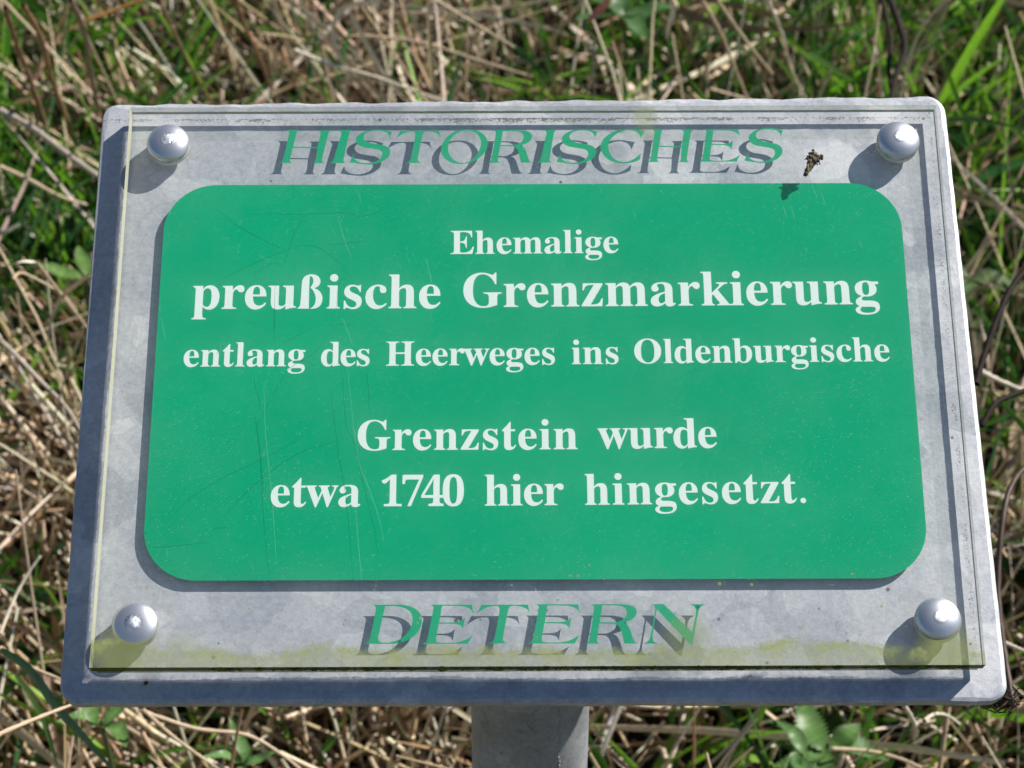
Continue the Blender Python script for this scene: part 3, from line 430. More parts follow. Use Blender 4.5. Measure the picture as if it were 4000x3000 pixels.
 's': '225,-15 208,-14 190,-11 171,-7 151,0 129,9 125,10 122,12 118,12 113,13 109,13 100,12 92,9 86,4 80,-4 76,-13 53,-13 53,157 79,157 86,133 94,111 104,91 116,74 129,58 144,45 159,35 175,28 192,23 209,22 223,23 236,25 247,28 257,33 266,40 273,47 279,56 283,65 285,76 286,87 284,103 277,118 267,132 251,145 232,156 159,193 139,204 122,215 106,227 92,239 81,252 72,266 64,280 59,295 56,311 55,328 57,352 62,375 70,396 82,415 96,433 114,448 135,460 157,468 182,473 210,475 217,475 224,474 231,473 239,472 247,470 256,469 265,466 275,464 285,461 296,458 307,456 317,454 324,455 329,457 334,462 339,467 343,475 363,475 363,330 340,330 333,351 325,369 315,386 304,400 292,412 280,423 266,431 252,436 237,440 222,441 210,440 199,438 189,435 180,431 173,426 167,419 162,412 159,404 157,395 156,386 157,377 158,368 162,360 166,353 172,346 178,340 186,333 196,327 206,321 218,315 285,282 304,272 321,261 336,250 349,238 360,226 368,212 374,197 379,180 382,161 383,141 381,113 376,88 367,65 355,45 340,27 321,12 300,0 277,-8 252,-13',
 't': '184,-14 161,-13 141,-9 124,-3 110,5 98,16 89,29 81,44 76,62 73,83 72,106 72,415 30,415 30,446 53,468 75,490 95,511 114,530 131,550 147,568 160,585 173,601 183,616 192,631 215,631 215,462 309,462 309,415 215,415 215,122 215,110 216,100 218,90 220,82 222,76 226,70 230,66 236,62 242,61 250,60 264,62 276,68 287,78 298,93 307,111 331,98 310,58 285,26 256,4 222,-10',
 'u': '195,-15 169,-13 146,-8 127,0 110,11 97,26 87,43 78,64 73,88 69,114 68,144 68,369 68,382 66,394 65,404 62,413 58,420 54,426 47,431 39,435 29,437 17,438 17,462 211,462 211,110 212,100 213,91 216,83 220,75 224,68 230,63 237,59 245,56 254,54 263,53 281,55 297,60 313,69 327,82 340,98 340,369 340,383 338,396 336,406 333,415 329,422 324,427 316,432 307,435 295,437 282,438 282,462 482,462 482,104 482,91 484,80 486,71 489,64 493,58 498,54 505,50 514,47 524,45 536,44 536,19 502,18 465,14 426,7 384,-3 340,-15 340,60 330,47 318,34 305,23 292,14 277,5 262,-2 246,-8 229,-12 212,-14',
 'w': '182,-15 25,394 22,401 19,408 16,414 12,419 9,424 5,427 1,431 -4,433 -10,436 -16,437 -16,462 206,462 206,437 198,436 192,436 186,434 182,432 178,430 175,428 173,425 171,421 170,416 170,411 172,396 178,376 248,189 314,350 299,396 296,405 292,413 289,420 286,425 282,430 278,433 273,435 267,437 259,438 250,439 250,462 481,462 481,437 466,435 455,432 447,427 442,420 440,411 441,400 443,390 500,210 569,381 572,388 574,394 575,400 576,405 576,410 576,415 574,420 572,424 569,427 566,430 561,432 555,434 548,436 539,438 530,439 530,462 663,462 663,439 655,438 648,436 642,433 637,429 632,424 629,417 625,410 621,402 617,394 613,384 453,-15 430,-15 332,293 208,-15',
 'z': '19,0 19,21 250,428 191,428 170,427 151,424 134,420 120,413 108,404 97,394 87,380 78,364 71,344 65,322 39,322 47,462 409,462 409,433 187,37 227,37 254,38 277,42 298,47 316,55 332,65 345,78 357,94 368,113 378,135 387,160 411,160 399,0',
}
LETTERS = [
 ('E', -30.48, 47.63, 13.66, 13.66, 0.005, 0),
 ('h', -21.58, 47.68, 13.66, 13.66, 0.005, 0),
 ('e', -13.92, 47.72, 13.66, 13.66, 0.005, 0),
 ('m', -7.89, 47.75, 13.66, 13.66, 0.005, 0),
 ('a', 3.3, 47.8, 13.66, 13.66, 0.005, 0),
 ('l', 10.21, 47.84, 13.66, 13.66, 0.005, 0),
 ('i', 14.18, 47.86, 13.66, 13.66, 0.005, 0),
 ('g', 18.12, 47.88, 13.66, 13.66, 0.005, 0),
 ('e', 24.69, 47.91, 13.66, 13.66, 0.005, 0),
 ('p', -122.89, 26.4, 19.48, 19.48, 0.0004, 0),
 ('r', -112.31, 26.41, 19.48, 19.48, 0.0004, 0),
 ('e', -104.16, 26.41, 19.48, 19.48, 0.0004, 0),
 ('u', -95.62, 26.42, 19.48, 19.48, 0.0004, 0),
 ('ß', -84.93, 26.42, 19.48, 19.48, 0.0004, 0),
 ('i', -74.79, 26.43, 19.48, 19.48, 0.0004, 0),
 ('s', -69.24, 26.43, 19.48, 19.48, 0.0004, 0),
 ('c', -61.07, 26.43, 19.48, 19.48, 0.0004, 0),
 ('h', -52.74, 26.44, 19.48, 19.48, 0.0004, 0),
 ('e', -41.88, 26.44, 19.48, 19.48, 0.0004, 0),
 ('G', -26.24, 26.73, 19.48, 19.48, 0.005, 0),
 ('r', -11.54, 26.8, 19.48, 19.48, 0.005, 0),
 ('e', -3.24, 26.84, 19.48, 19.48, 0.005, 0),
 ('n', 5.46, 26.89, 19.48, 19.48, 0.005, 0),
 ('z', 16.47, 26.94, 19.48, 19.48, 0.005, 0),
 ('m', 24.94, 26.98, 19.48, 19.48, 0.005, 0),
 ('a', 40.98, 27.06, 19.48, 19.48, 0.005, 0),
 ('r', 50.92, 27.11, 19.48, 19.48, 0.005, 0),
 ('k', 59.23, 27.15, 19.48, 19.48, 0.005, 0),
 ('i', 69.6, 27.2, 19.48, 19.48, 0.005, 0),
 ('e', 75.32, 27.23, 19.48, 19.48, 0.005, 0),
 ('r', 84.01, 27.28, 19.48, 19.48, 0.005, 0),
 ('u', 92.32, 27.32, 19.48, 19.48, 0.005, 0),
 ('n', 103.16, 27.37, 19.48, 19.48, 0.005, 0),
 ('g', 114.17, 27.43, 19.48, 19.48, 0.005, 0),
 ('e', -124.64, 4.26, 13.62, 13.62, 0.0011, 0),
 ('n', -118.58, 4.27, 13.62, 13.62, 0.0011, 0),
 ('t', -110.9, 4.28, 13.62, 13.62, 0.0011, 0),
 ('l', -106.31, 4.28, 13.62, 13.62, 0.0011, 0),
 ('a', -102.31, 4.29, 13.62, 13.62, 0.0011, 0),
 ('n', -95.37, 4.29, 13.62, 13.62, 0.0011, 0),
 ('g', -87.69, 4.3, 13.62, 13.62, 0.0011, 0),
 ('d', -76.03, 4.31, 13.62, 13.62, 0.0036, 0),
 ('e', -69.15, 4.34, 13.62, 13.62, 0.0036, 0),
 ('s', -63.68, 4.36, 13.62, 13.62, 0.0036, 0),
 ('H', -52.98, 4.35, 13.62, 13.62, 0.0047, 0),
 ('e', -42.55, 4.4, 13.62, 13.62, 0.0047, 0),
 ('e', -36.63, 4.43, 13.62, 13.62, 0.0047, 0),
 ('r', -30.71, 4.46, 13.62, 13.62, 0.0047, 0),
 ('w', -25.07, 4.48, 13.62, 13.62, 0.0047, 0),
 ('e', -16.44, 4.52, 13.62, 13.62, 0.0047, 0),
 ('g', -10.52, 4.55, 13.62, 13.62, 0.0047, 0),
 ('e', -4.07, 4.58, 13.62, 13.62, 0.0047, 0),
 ('s', 1.85, 4.61, 13.62, 13.62, 0.0047, 0),
 ('i', 12.64, 4.73, 13.62, 13.62, 0.0039, 0),
 ('n', 16.64, 4.75, 13.62, 13.62, 0.0039, 0),
 ('s', 24.34, 4.78, 13.62, 13.62, 0.0039, 0),
 ('O', 34.63, 4.97, 13.62, 13.62, 0.0057, 0),
 ('l', 45.14, 5.03, 13.62, 13.62, 0.0057, 0),
 ('d', 49.04, 5.05, 13.62, 13.62, 0.0057, 0),
 ('e', 56.41, 5.09, 13.62, 13.62, 0.0057, 0),
 ('n', 62.37, 5.13, 13.62, 13.62, 0.0057, 0),
 ('b', 69.95, 5.17, 13.62, 13.62, 0.0057, 0),
 ('u', 77.13, 5.21, 13.62, 13.62, 0.0057, 0),
 ('r', 84.59, 5.25, 13.62, 13.62, 0.0057, 0),
 ('g', 90.28, 5.29, 13.62, 13.62, 0.0057, 0),
 ('i', 96.77, 5.32, 13.62, 13.62, 0.0057, 0),
 ('s', 100.65, 5.35, 13.62, 13.62, 0.0057, 0),
 ('c', 106.35, 5.38, 13.62, 13.62, 0.0057, 0),
 ('h', 112.17, 5.41, 13.62, 13.62, 0.0057, 0),
 ('e', 119.75, 5.45, 13.62, 13.62, 0.0057, 0),
 ('G', -62.63, -27.19, 16.23, 16.23, 0.0016, 0),
 ('r', -50.23, -27.17, 16.23, 16.23, 0.0016, 0),
 ('e', -43.15, -27.15, 16.23, 16.23, 0.0016, 0),
 ('n', -35.75, -27.14, 16.23, 16.23, 0.0016, 0),
 ('z', -26.42, -27.13, 16.23, 16.23, 0.0016, 0),
 ('s', -19.21, -27.12, 16.23, 16.23, 0.0016, 0),
 ('t', -12.12, -27.1, 16.23, 16.23, 0.0016, 0),
 ('e', -6.47, -27.1, 16.23, 16.23, 0.0016, 0),
 ('i', 0.93, -27.08, 16.23, 16.23, 0.0016, 0),
 ('n', 5.84, -27.08, 16.23, 16.23, 0.0016, 0),
 ('w', 21.89, -26.89, 16.23, 16.23, 0.0059, 0),
 ('u', 32.12, -26.83, 16.23, 16.23, 0.0059, 0),
 ('r', 40.9, -26.78, 16.23, 16.23, 0.0059, 0),
 ('d', 47.57, -26.74, 16.23, 16.23, 0.0059, 0),
 ('e', 56.23, -26.69, 16.23, 16.23, 0.0059, 0),
 ('e', -91.88, -47.67, 16.58, 16.58, 0.0003, 0),
 ('t', -84.61, -47.67, 16.58, 16.58, 0.0003, 0),
 ('w', -79.13, -47.67, 16.58, 16.58, 0.0003, 0),
 ('a', -68.56, -47.67, 16.58, 16.58, 0.0003, 0),
 ('1', -53.84, -47.64, 14.92, 15.96, 0.0015, 0),
 ('7', -46.78, -47.63, 14.92, 15.96, 0.0015, 0),
 ('4', -39.73, -47.62, 14.92, 15.96, 0.0015, 0),
 ('0', -32.67, -47.61, 14.92, 15.96, 0.0015, 0),
 ('h', -18.1, -47.53, 16.58, 16.58, 0.0051, 0),
 ('i', -9.09, -47.49, 16.58, 16.58, 0.0051, 0),
 ('e', -4.59, -47.47, 16.58, 16.58, 0.0051, 0),
 ('r', 2.45, -47.43, 16.58, 16.58, 0.0051, 0),
 ('h', 16.42, -47.38, 16.58, 16.58, 0.0069, 0),
 ('i', 25.97, -47.31, 16.58, 16.58, 0.0069, 0),
 ('n', 31.02, -47.27, 16.58, 16.58, 0.0069, 0),
 ('g', 40.57, -47.21, 16.58, 16.58, 0.0069, 0),
 ('e', 48.8, -47.15, 16.58, 16.58, 0.0069, 0),
 ('s', 56.38, -47.1, 16.58, 16.58, 0.0069, 0),
 ('e', 63.65, -47.05, 16.58, 16.58, 0.0069, 0),
 ('t', 71.23, -47.0, 16.58, 16.58, 0.0069, 0),
 ('z', 77.02, -46.96, 16.58, 16.58, 0.0069, 0),
 ('t', 84.4, -46.91, 16.58, 16.58, 0.0069, 0),
 ('.', 90.19, -46.87, 16.58, 16.58, 0.0069, 0),
 ('display_H', -93.55, 84.7, 13.82, 13.66, 0, 1),
 ('display_I', -74.92, 84.58, 14.06, 13.66, 0, 1),
 ('display_S', -67.58, 84.56, 13.85, 13.66, 0, 1),
 ('display_T', -50.59, 84.5, 12.23, 13.5, 0, 1),
 ('display_O', -34.03, 84.54, 13.48, 13.55, 0, 1),
 ('display_R', -16.71, 84.59, 12.55, 13.44, 0, 1),
 ('display_I', 1.26, 84.52, 12.98, 13.55, 0, 1),
 ('display_S', 8.51, 84.5, 13.6, 13.6, 0, 1),
 ('display_C', 24.8, 84.54, 13.62, 13.6, 0, 1),
 ('display_H', 41.74, 84.64, 12.81, 13.5, 0, 1),
 ('display_E', 60.6, 84.73, 11.93, 13.34, 0, 1),
 ('display_S', 77.55, 84.72, 13.23, 13.61, 0, 1),
 ('display_D', -57.83, -95.87, 13.49, 13.45, 0, 1),
 ('display_E', -38.62, -95.96, 13.05, 13.5, 0, 1),
 ('display_T', -20.28, -95.96, 13.37, 13.47, 0, 1),
 ('display_E', -3.18, -95.96, 13.36, 13.51, 0, 1),
 ('display_R', 16.19, -96.03, 13.48, 13.51, 0, 1),
 ('display_N', 35.4, -96.12, 13.22, 13.57, 0, 1),
]
SHADE_SCR = [[(-115.5, 66.1), (-107.2, 59.0), (-95.6, 52.3), (-89.4, 49.3)], [(-82.8, 64.8), (-87.0, 55.6), (-89.0, 48.1), (-90.0, 44.0)], [(-89.4, 49.3), (-82.7, 51.2), (-77.4, 50.1), (-71.3, 45.6), (-65.8, 39.0)], [(-89.4, 49.3), (-99.0, 45.2), (-112.2, 37.9)], [(-74.4, 51.4), (-60.2, 53.0)], [(-104.4, 64.0), (-84.7, 63.9), (-68.0, 64.3), (-62.7, 62.8), (-54.4, 65.5)], [(-90.7, 43.6), (-95.2, 44.0), (-101.8, 39.1)], [(-103.3, 22.0), (-97.2, 19.6)], [(-93.0, 35.8), (-92.7, 17.3)], [(-70.7, 26.0), (-70.2, 35.7), (-67.3, 39.0)], [(-98.9, 0.2), (-98.3, -4.0), (-96.8, -8.2), (-96.5, -12.3)], [(-98.5, -13.4), (-95.9, -26.1), (-94.7, -39.6), (-92.9, -57.0), (-90.6, -73.7)], [(-97.8, -15.1), (-95.2, -32.2), (-93.8, -42.3)], [(-70.3, 19.2), (-67.8, -1.3), (-66.0, -18.0), (-62.9, -24.8), (-59.7, -39.1), (-55.5, -55.8), (-54.0, -65.7)], [(-71.9, -4.8), (-68.3, -28.9), (-65.3, -45.8), (-62.3, -73.8)], [(-69.1, 25.6), (-75.4, 12.8), (-79.8, 7.9), (-87.5, 2.3), (-94.7, -12.4), (-97.7, -18.6)], [(-87.6, 5.8), (-81.7, 6.5), (-77.7, 4.3)], [(-110.1, -55.3), (-101.1, -43.6), (-90.0, -33.6), (-80.6, -27.5), (-64.0, -22.1)], [(-127.3, -53.6), (-119.5, -44.9), (-109.0, -37.6), (-94.6, -30.2), (-80.7, -22.0)], [(-133.8, -61.6), (-128.1, -61.9), (-120.5, -61.2), (-112.3, -60.3)], [(-134.4, -57.0), (-132.5, -56.7)], [(-110.1, -55.3), (-105.0, -54.8)], [(-59.4, 3.6), (-57.7, -13.9)], [(-89.8, 12.9), (-80.8, 17.8)], [(-76.2, 19.9), (-64.4, 20.6)], [(-92.7, 27.2), (-92.5, 14.3)], [(-139.2, 25.9), (-140.4, 13.0), (-143.5, 0.3)], [(-112.6, 8.7), (-111.5, 12.9)]]
PALE_SCR = [[(-67.9, 20.5), (-64.4, 10.6)], [(-65.8, 1.5), (-61.4, -30.8), (-58.0, -40.8), (-54.0, -52.1), (-51.6, -62.0)], [(-94.8, -3.3), (-93.3, -23.9), (-90.1, -47.4), (-88.0, -68.4)], [(-110.7, 10.8), (-110.8, 7.2)], [(-61.6, -50.8), (-58.8, -76.9)], [(-132.1, 20.7), (-129.9, 11.5)], [(-63.2, 69.6), (-62.7, 65.4)], [(-70.9, 60.9), (-68.0, 50.5), (-65.2, 43.9)], [(-38.7, 43.8), (-36.4, 33.2)], [(-98.4, 44.9), (-94.6, 42.4)], [(100.9, 72.2), (102.7, 66.6)], [(104.1, 69.4), (105.4, 63.8)], [(90.0, 63.9), (91.0, 59.2)], [(92.9, 63.9), (93.9, 58.3)], [(24.0, 71.6), (24.4, 68.8)], [(36.0, 62.2), (36.7, 58.5)], [(116.6, 49.0), (117.7, 46.7)]]

# ------------------------------------------------------------------ sign materials
def zinc(name, dark=1.0, metal=0.55, blotch=True):
    m, nt, out = new_mat(name); N = NT(nt); co = N.coord()
    warp = N.noise(co, 30.0, 3, .5)
    v = N.n('ShaderNodeVectorMath', operation='ADD'); N.put(v.inputs[0], co)
    sc = N.n('ShaderNodeVectorMath', operation='SCALE')
    nc = N.n('ShaderNodeTexNoise'); N.put(nc.inputs['Vector'], co); nc.inputs['Scale'].default_value = 45
    N.put(sc.inputs[0], nc.outputs['Color']); sc.inputs['Scale'].default_value = .02
    N.put(v.inputs[1], sc.outputs[0])
    spang = N.xyz(N.voro(v.outputs[0], 42.0, out=1))[0]
    spang2 = N.xyz(N.voro(v.outputs[0], 95.0, out=1))[1]
    cloud = N.noise(co, 18.0, 6, .6); fine = N.noise(co, 900.0, 3, .7)
    a = N.math('ADD', N.math('MULTIPLY', spang, .13), N.math('MULTIPLY', spang2, .12))
    a = N.math('ADD', a, N.math('MULTIPLY', N.ramp(cloud, .3, .7), .22))
    a = N.math('ADD', a, N.math('MULTIPLY', N.math('SUBTRACT', N.noise(co, 420.0, 6, .85), .5), 1.1))
    a = N.math('ADD', a, .08)
    a = N.math('ADD', a, N.math('MULTIPLY', N.math('GREATER_THAN', N.xyz(N.voro(v.outputs[0], 60.0, out=1))[2], .86), .14))
    a = N.math('SUBTRACT', a, N.math('MULTIPLY', N.math('LESS_THAN', N.xyz(N.voro(v.outputs[0], 52.0, out=1))[1], .10), .08))
    k = N.ramp(a, .1, .65)
    lo = C4(.335 * dark, .36 * dark, .41 * dark); hi = C4(.65 * dark, .66 * dark, .69 * dark)
    c = N.mix(k, lo, hi)
    rough = N.math('ADD', .38, N.math('MULTIPLY', spang, .16))
    return m, nt, out, N, co, c, rough, fine, cloud

m_plate, nt, out, N, co, c, rough, fine, cloud = zinc('galvanised plate')
X, Y, Z_ = N.xyz(co)
# black lichen specks that gather behind the sheet's upper and right edges
sp = N.noise(co, 1250.0, 5, .8); sp2 = N.noise(co, 130.0, 3, .6)
bandT = N.math('MULTIPLY', N.ramp(Y, .0990, .1042), N.ramp(Y, .1050, .1044))
bandR = N.math('MULTIPLY', N.ramp(X, .1425, .1475), N.ramp(X, .1486, .1480))
sel = N.math('MAXIMUM', N.math('MULTIPLY', bandT, N.math('LESS_THAN', X, .148)), N.math('MULTIPLY', N.math('MULTIPLY', bandR, .85), N.math('GREATER_THAN', Y, -.100)))
thr = N.math('SUBTRACT', N.math('ADD', sp, N.math('MULTIPLY', N.math('SUBTRACT', sp2, .5), .35)), N.math('SUBTRACT', .80, N.math('MULTIPLY', sel, N.math('ADD', .29, N.math('MULTIPLY', N.ramp(N.math('ABSOLUTE', N.math('SUBTRACT', X, .01)), .09, 0), .08)))))
lich = N.math('MULTIPLY', N.ramp(thr, 0, .02), N.math('GREATER_THAN', sel, .02))
# loose dark spots everywhere
dv = N.voro(co, 75.0); spot = N.math('MULTIPLY', N.math('LESS_THAN', dv, .055), N.math('GREATER_THAN', N.xyz(N.voro(co, 75.0, out=1))[0], .72))
c = N.mix(N.math('MULTIPLY', spot, .75), c, C4(.03, .028, .03))
c = N.mix(N.math('MULTIPLY', lich, .85), c, C4(.045, .06, .035))
met = N.math('MULTIPLY', N.math('SUBTRACT', 1.0, lich), .22)
nt.links.new(N.prin(c, rough, met, N.bump(fine, .25, .0003)), out.inputs[0])

m_post, nt, out, N, co, c, rough, fine, cloud = zinc('weathered galvanised tube', .66)
X, Y, Z_ = N.xyz(co)
st = N.noise(N.comb(N.math('MULTIPLY', X, 1.0), N.math('MULTIPLY', Y, 1.0), N.math('MULTIPLY', Z_, .35)), 55.0, 5, .65, 1.2)
c = N.mix(N.ramp(st, .52, .72, 0, .55), c, C4(.14, .155, .13))
c = N.mix(N.ramp(N.noise(co, 110.0, 4, .6, 1.0), .64, .70, 0, .6), c, C4(.10, .11, .13))
nt.links.new(N.prin(c, N.math('ADD', rough, .12), .3, N.bump(fine, .35, .0004)), out.inputs[0])

# acrylic: clear, weathered with dust specks, haze and algae
m_acr, nt, out = new_mat('weathered clear acrylic'); N = NT(nt); co = N.coord(); X, Y, Z_ = N.xyz(co)
geo = N.n('ShaderNodeNewGeometry'); front = N.math('GREATER_THAN', Z_, .0078)
tr = N.n('ShaderNodeBsdfTransparent'); tr.inputs[0].default_value = C4(.985, .99, .985)
gl = N.n('ShaderNodeBsdfGlossy'); gl.inputs[0].default_value = C4(1, 1, 1); gl.inputs['Roughness'].default_value = .10
fr = N.n('ShaderNodeFresnel'); fr.inputs[0].default_value = 1.49
ff = N.math('MULTIPLY', N.math('MULTIPLY', fr.outputs[0], N.math('SUBTRACT', 1.0, geo.outputs['Backfacing'])), front)
mx = N.n('ShaderNodeMixShader'); N.put(mx.inputs[0], ff); nt.links.new(tr.outputs[0], mx.inputs[1]); nt.links.new(gl.outputs[0], mx.inputs[2])
# dust specks
def specks(scale, rad, share, seed):
    off = N.n('ShaderNodeVectorMath', operation='ADD'); N.put(off.inputs[0], co); off.inputs[1].default_value = (seed, seed * 2, 0)
    flat = N.n('ShaderNodeVectorMath', operation='MULTIPLY'); N.put(flat.inputs[0], off.outputs[0]); flat.inputs[1].default_value = (1, 1, 0)
    d = N.voro(flat.outputs[0], scale); cc = N.xyz(N.voro(flat.outputs[0], scale, out=1))
    return N.math('MULTIPLY', N.math('LESS_THAN', d, N.math('MULTIPLY', cc[1], rad)), N.math('GREATER_THAN', cc[0], share))
s1 = specks(600.0, .13, .6, 3.1); s2 = specks(1100.0, .26, .25, 1.7)
spk = N.math('MAXIMUM', s1, N.math('MULTIPLY', s2, .8))
haze = N.math('ADD', .003, N.math('MULTIPLY', N.ramp(N.noise(co, 35.0, 5, .6), .45, .8), .022))
haze = N.math('MAXIMUM', haze, N.math('MULTIPLY', spk, .17))
# algae creeping up from the bottom edge, with a tide line
wob = N.noise(N.comb(X, 0.0, 0.0), 17.0, 6, .62)
tide = N.math('ADD', -.1035, N.math('MULTIPLY', N.ramp(wob, .3, .7), .0100))
bl = N.noise(co, 120.0, 5, .65)
below = N.ramp(N.math('SUBTRACT', N.math('ADD', tide, N.math('MULTIPLY', N.math('SUBTRACT', bl, .5), .006)), Y), -.0008, .0016)
rim = N.math('MULTIPLY', below, N.ramp(N.math('SUBTRACT', tide, Y), .0075, .0015))
alg = N.math('MULTIPLY', N.math('ADD', N.math('MULTIPLY', below, .34), N.math('MULTIPLY', rim, .62)), N.math('MULTIPLY', N.ramp(bl, .28, .60, .30, 1.0), N.ramp(N.noise(co, 700.0, 4, .75), .35, .6, .65, 1.0)))
def blob(x0, y0, r, s, warp=.5):
    dx = N.math('SUBTRACT', X, x0); dy = N.math('SUBTRACT', Y, y0)
    d = N.math('SQRT', N.math('ADD', N.math('MULTIPLY', dx, dx), N.math('MULTIPLY', dy, dy)))
    d = N.math('ADD', d, N.math('MULTIPLY', N.math('SUBTRACT', bl, .5), r * warp))
    return N.ramp(d, r, r * .45, 0, s)
for b in ((-.137, -.101, .013, .55), (-.118, -.101, .009, .4), (.136, -.101, .012, .65), (.050, -.095, .010, .35), (.041, .100, .006, .4), (.042, .094, .004, .25)):
    alg = N.math('MAXIMUM', alg, blob(*b))
alg = N.math('MULTIPLY', alg, 1.0, clamp=True)
yl = N.math('MULTIPLY', specks(260.0, .17, .60, 5.3), N.ramp(Y, -.060, -.074))
alg2 = N.math('MAXIMUM', alg, N.math('MULTIPLY', yl, .7))
dcol = N.mix(N.math('GREATER_THAN', alg2, .03), C4(.80, .82, .80), N.mix(bl, C4(.15, .20, .045), C4(.36, .39, .15)))
df = N.n('ShaderNodeBsdfDiffuse'); N.put(df.inputs[0], dcol)
amt = N.math('MULTIPLY', N.math('MAXIMUM', haze, alg2), front)
m2 = N.n('ShaderNodeMixShader'); N.put(m2.inputs[0], amt); nt.links.new(mx.outputs[0], m2.inputs[1]); nt.links.new(df.outputs[0], m2.inputs[2])
# the weathered face scatters part of the light on towards the plate
tl = N.n('ShaderNodeBsdfTranslucent'); tl.inputs[0].default_value = C4(.95, .96, .98)
m3 = N.n('ShaderNodeMixShader'); N.put(m3.inputs[0], N.math('MULTIPLY', front, .09)); nt.links.new(m2.outputs[0], m3.inputs[1]); nt.links.new(tl.outputs[0], m3.inputs[2])
nt.links.new(m3.outputs[0], out.inputs[0])

# sawn edges: the upper and right edges are opaque near the back only, shaped to cast a thin shadow strip, the lower and left ones all through
def edge_mat(name, colA, colB, lo, hi, a0, a1, transl=.25):
    m, nt, out = new_mat(name); N = NT(nt); co = N.coord(); X, Y, Z_ = N.xyz(co)
    nz = N.noise(co, 500.0, 4, .7)
    op = N.math('ADD', N.ramp(N.math('ADD', Z_, N.math('MULTIPLY', N.math('SUBTRACT', N.noise(co, 160.0, 4, .6), .5), .0007)), lo, hi, a0, a1), 0.0)
    d = N.n('ShaderNodeBsdfDiffuse'); N.put(d.inputs[0], N.mix(nz, colA, colB))
    t = N.n('ShaderNodeBsdfTranslucent'); N.put(t.inputs[0], N.mix(nz, colA, colB))
    dm = N.n('ShaderNodeMixShader'); dm.inputs[0].default_value = transl
    nt.links.new(d.outputs[0], dm.inputs[1]); nt.links.new(t.outputs[0], dm.inputs[2])
    tr = N.n('ShaderNodeBsdfTransparent'); tr.inputs[0].default_value = C4(.93, .96, .92)
    mx = N.n('ShaderNodeMixShader'); N.put(mx.inputs[0], op); nt.links.new(tr.outputs[0], mx.inputs[1]); nt.links.new(dm.outputs[0], mx.inputs[2])
    nt.links.new(mx.outputs[0], out.inputs[0]); return m
m_edge_top = edge_mat('acrylic edge upper', C4(.10, .125, .08), C4(.24, .28, .19), .0045, .0047, .97, .20, .1)
m_edge_left = edge_mat('acrylic edge left', C4(.42, .43, .30), C4(.60, .60, .45), .0020, .0028, .9, .95, .06)
m_edge_bot = edge_mat('mossy acrylic edge', C4(.035, .045, .012), C4(.17, .19, .04), .0020, .0028, .97, .97, .04)

def print_mat(name, col, rough=.45, var=.06, thin=0.0):
    m, nt, out = new_mat(name); N = NT(nt); co = N.coord()
    nz = N.ramp(N.noise(co, 9.0, 6, .62, .6), .3, .7)
    c = N.mix(nz, tuple(v * (1 - var) for v in col[:3]) + (1,), tuple(v * (1 + var) for v in col[:3]) + (1,))
    t = N.n('ShaderNodeBsdfTransparent'); mx = N.n('ShaderNodeMixShader'); mx.inputs[0].default_value = thin
    nt.links.new(N.prin(c, rough, spec=.05), mx.inputs[1]); nt.links.new(t.outputs[0], mx.inputs[2]); nt.links.new(mx.outputs[0], out.inputs[0]); return m
m_field = print_mat('green sign film', C4(.0, .345, .165), rough=.6, thin=.04)
m_white = print_mat('white print', C4(.72, .82, .79))
m_disp = print_mat('green lettering', C4(.0, .37, .18), rough=.6, thin=.12)

# ------------------------------------------------------------------ the sign
sign = bpy.data.objects.new('information_sign', None); COL.objects.link(sign)
sign.empty_display_size = .05
sign.matrix_world = SIGN_MAT
tag(sign, 'green and white historical marker under clear acrylic, riveted to a metal plate on a post', 'sign')
bpy.context.view_layer.update()

def rounded_quad(cn, r, seg=8, wob=None):
    """corner points counter-clockwise -> outline with corners rounded by r"""
    pts = []
    n = len(cn)
    for i in range(n):
        p0, p1, p2 = Vector(cn[i - 1]), Vector(cn[i]), Vector(cn[(i + 1) % n])
        a = (p0 - p1).normalized(); b = (p2 - p1).normalized()
        ang = a.angle(b); dd = r / math.tan(ang / 2)
        s, e = p1 + a * dd, p1 + b * dd
        ctr = p1 + (a + b).normalized() * (r / math.sin(ang / 2))
        a0 = math.atan2(s.y - ctr.y, s.x - ctr.x); a1 = math.atan2(e.y - ctr.y, e.x - ctr.x)
        while a1 < a0: a1 += 2 * math.pi
        for k in range(seg + 1):
            t = a0 + (a1 - a0) * k / seg
            pts.append(Vector((ctr.x + r * math.cos(t), ctr.y + r * math.sin(t))))
    return pts

def dense(pts, step):
    outp = []
    for i, p in enumerate(pts):
        q = pts[(i + 1) % len(pts)]; L = (q - p).length; k = max(1, int(L / step))
        for j in range(k): outp.append(p.lerp(q, j / k))
    return outp

MM = .001
# backing plate: rounded corners, hammered rim
pl = [Vector(p) * MM for p in ((-160.6, 111.0), (-159.6, -115.3), (157.3, -115.7), (154.1, 113.4))]
outl = dense(rounded_quad(pl, .0065), .003)
bm = bmesh.new()
prof = [(0.0, -.0052), (0.0, -.0012), (.0004, -.0004), (.0013, 0.0), (.006, 0.0)]      # inset, z
rings = []
cen = Vector((0, 0))
nO = len(outl)
for ins, z in prof:
    rg = []
    for i, p in enumerate(outl):
        tng = (outl[(i + 1) % nO] - outl[i - 1]).normalized(); nrm = Vector((-tng.y, tng.x))
        if nrm.dot(-p) < 0: nrm = -nrm
        hammer = .00028 * math.sin(p.x * 210 + 1.2 * math.sin(p.x * 83)) + .00016 * math.sin(p.x * 530 + p.y * 410)
        top = 1.0 if p.y > .1 else .35
        w = hammer * top
        q = p + nrm * (ins + w * (1 if ins < .001 else .5 if ins < .003 else 0))
        if ins == .0013: q = q + nrm * (.0006 * top * (1 + math.sin(p.x * 330 + 2 * math.sin(p.x * 121))))
        rg.append(bm.verts.new((q.x, q.y, z)))
    rings.append(rg)
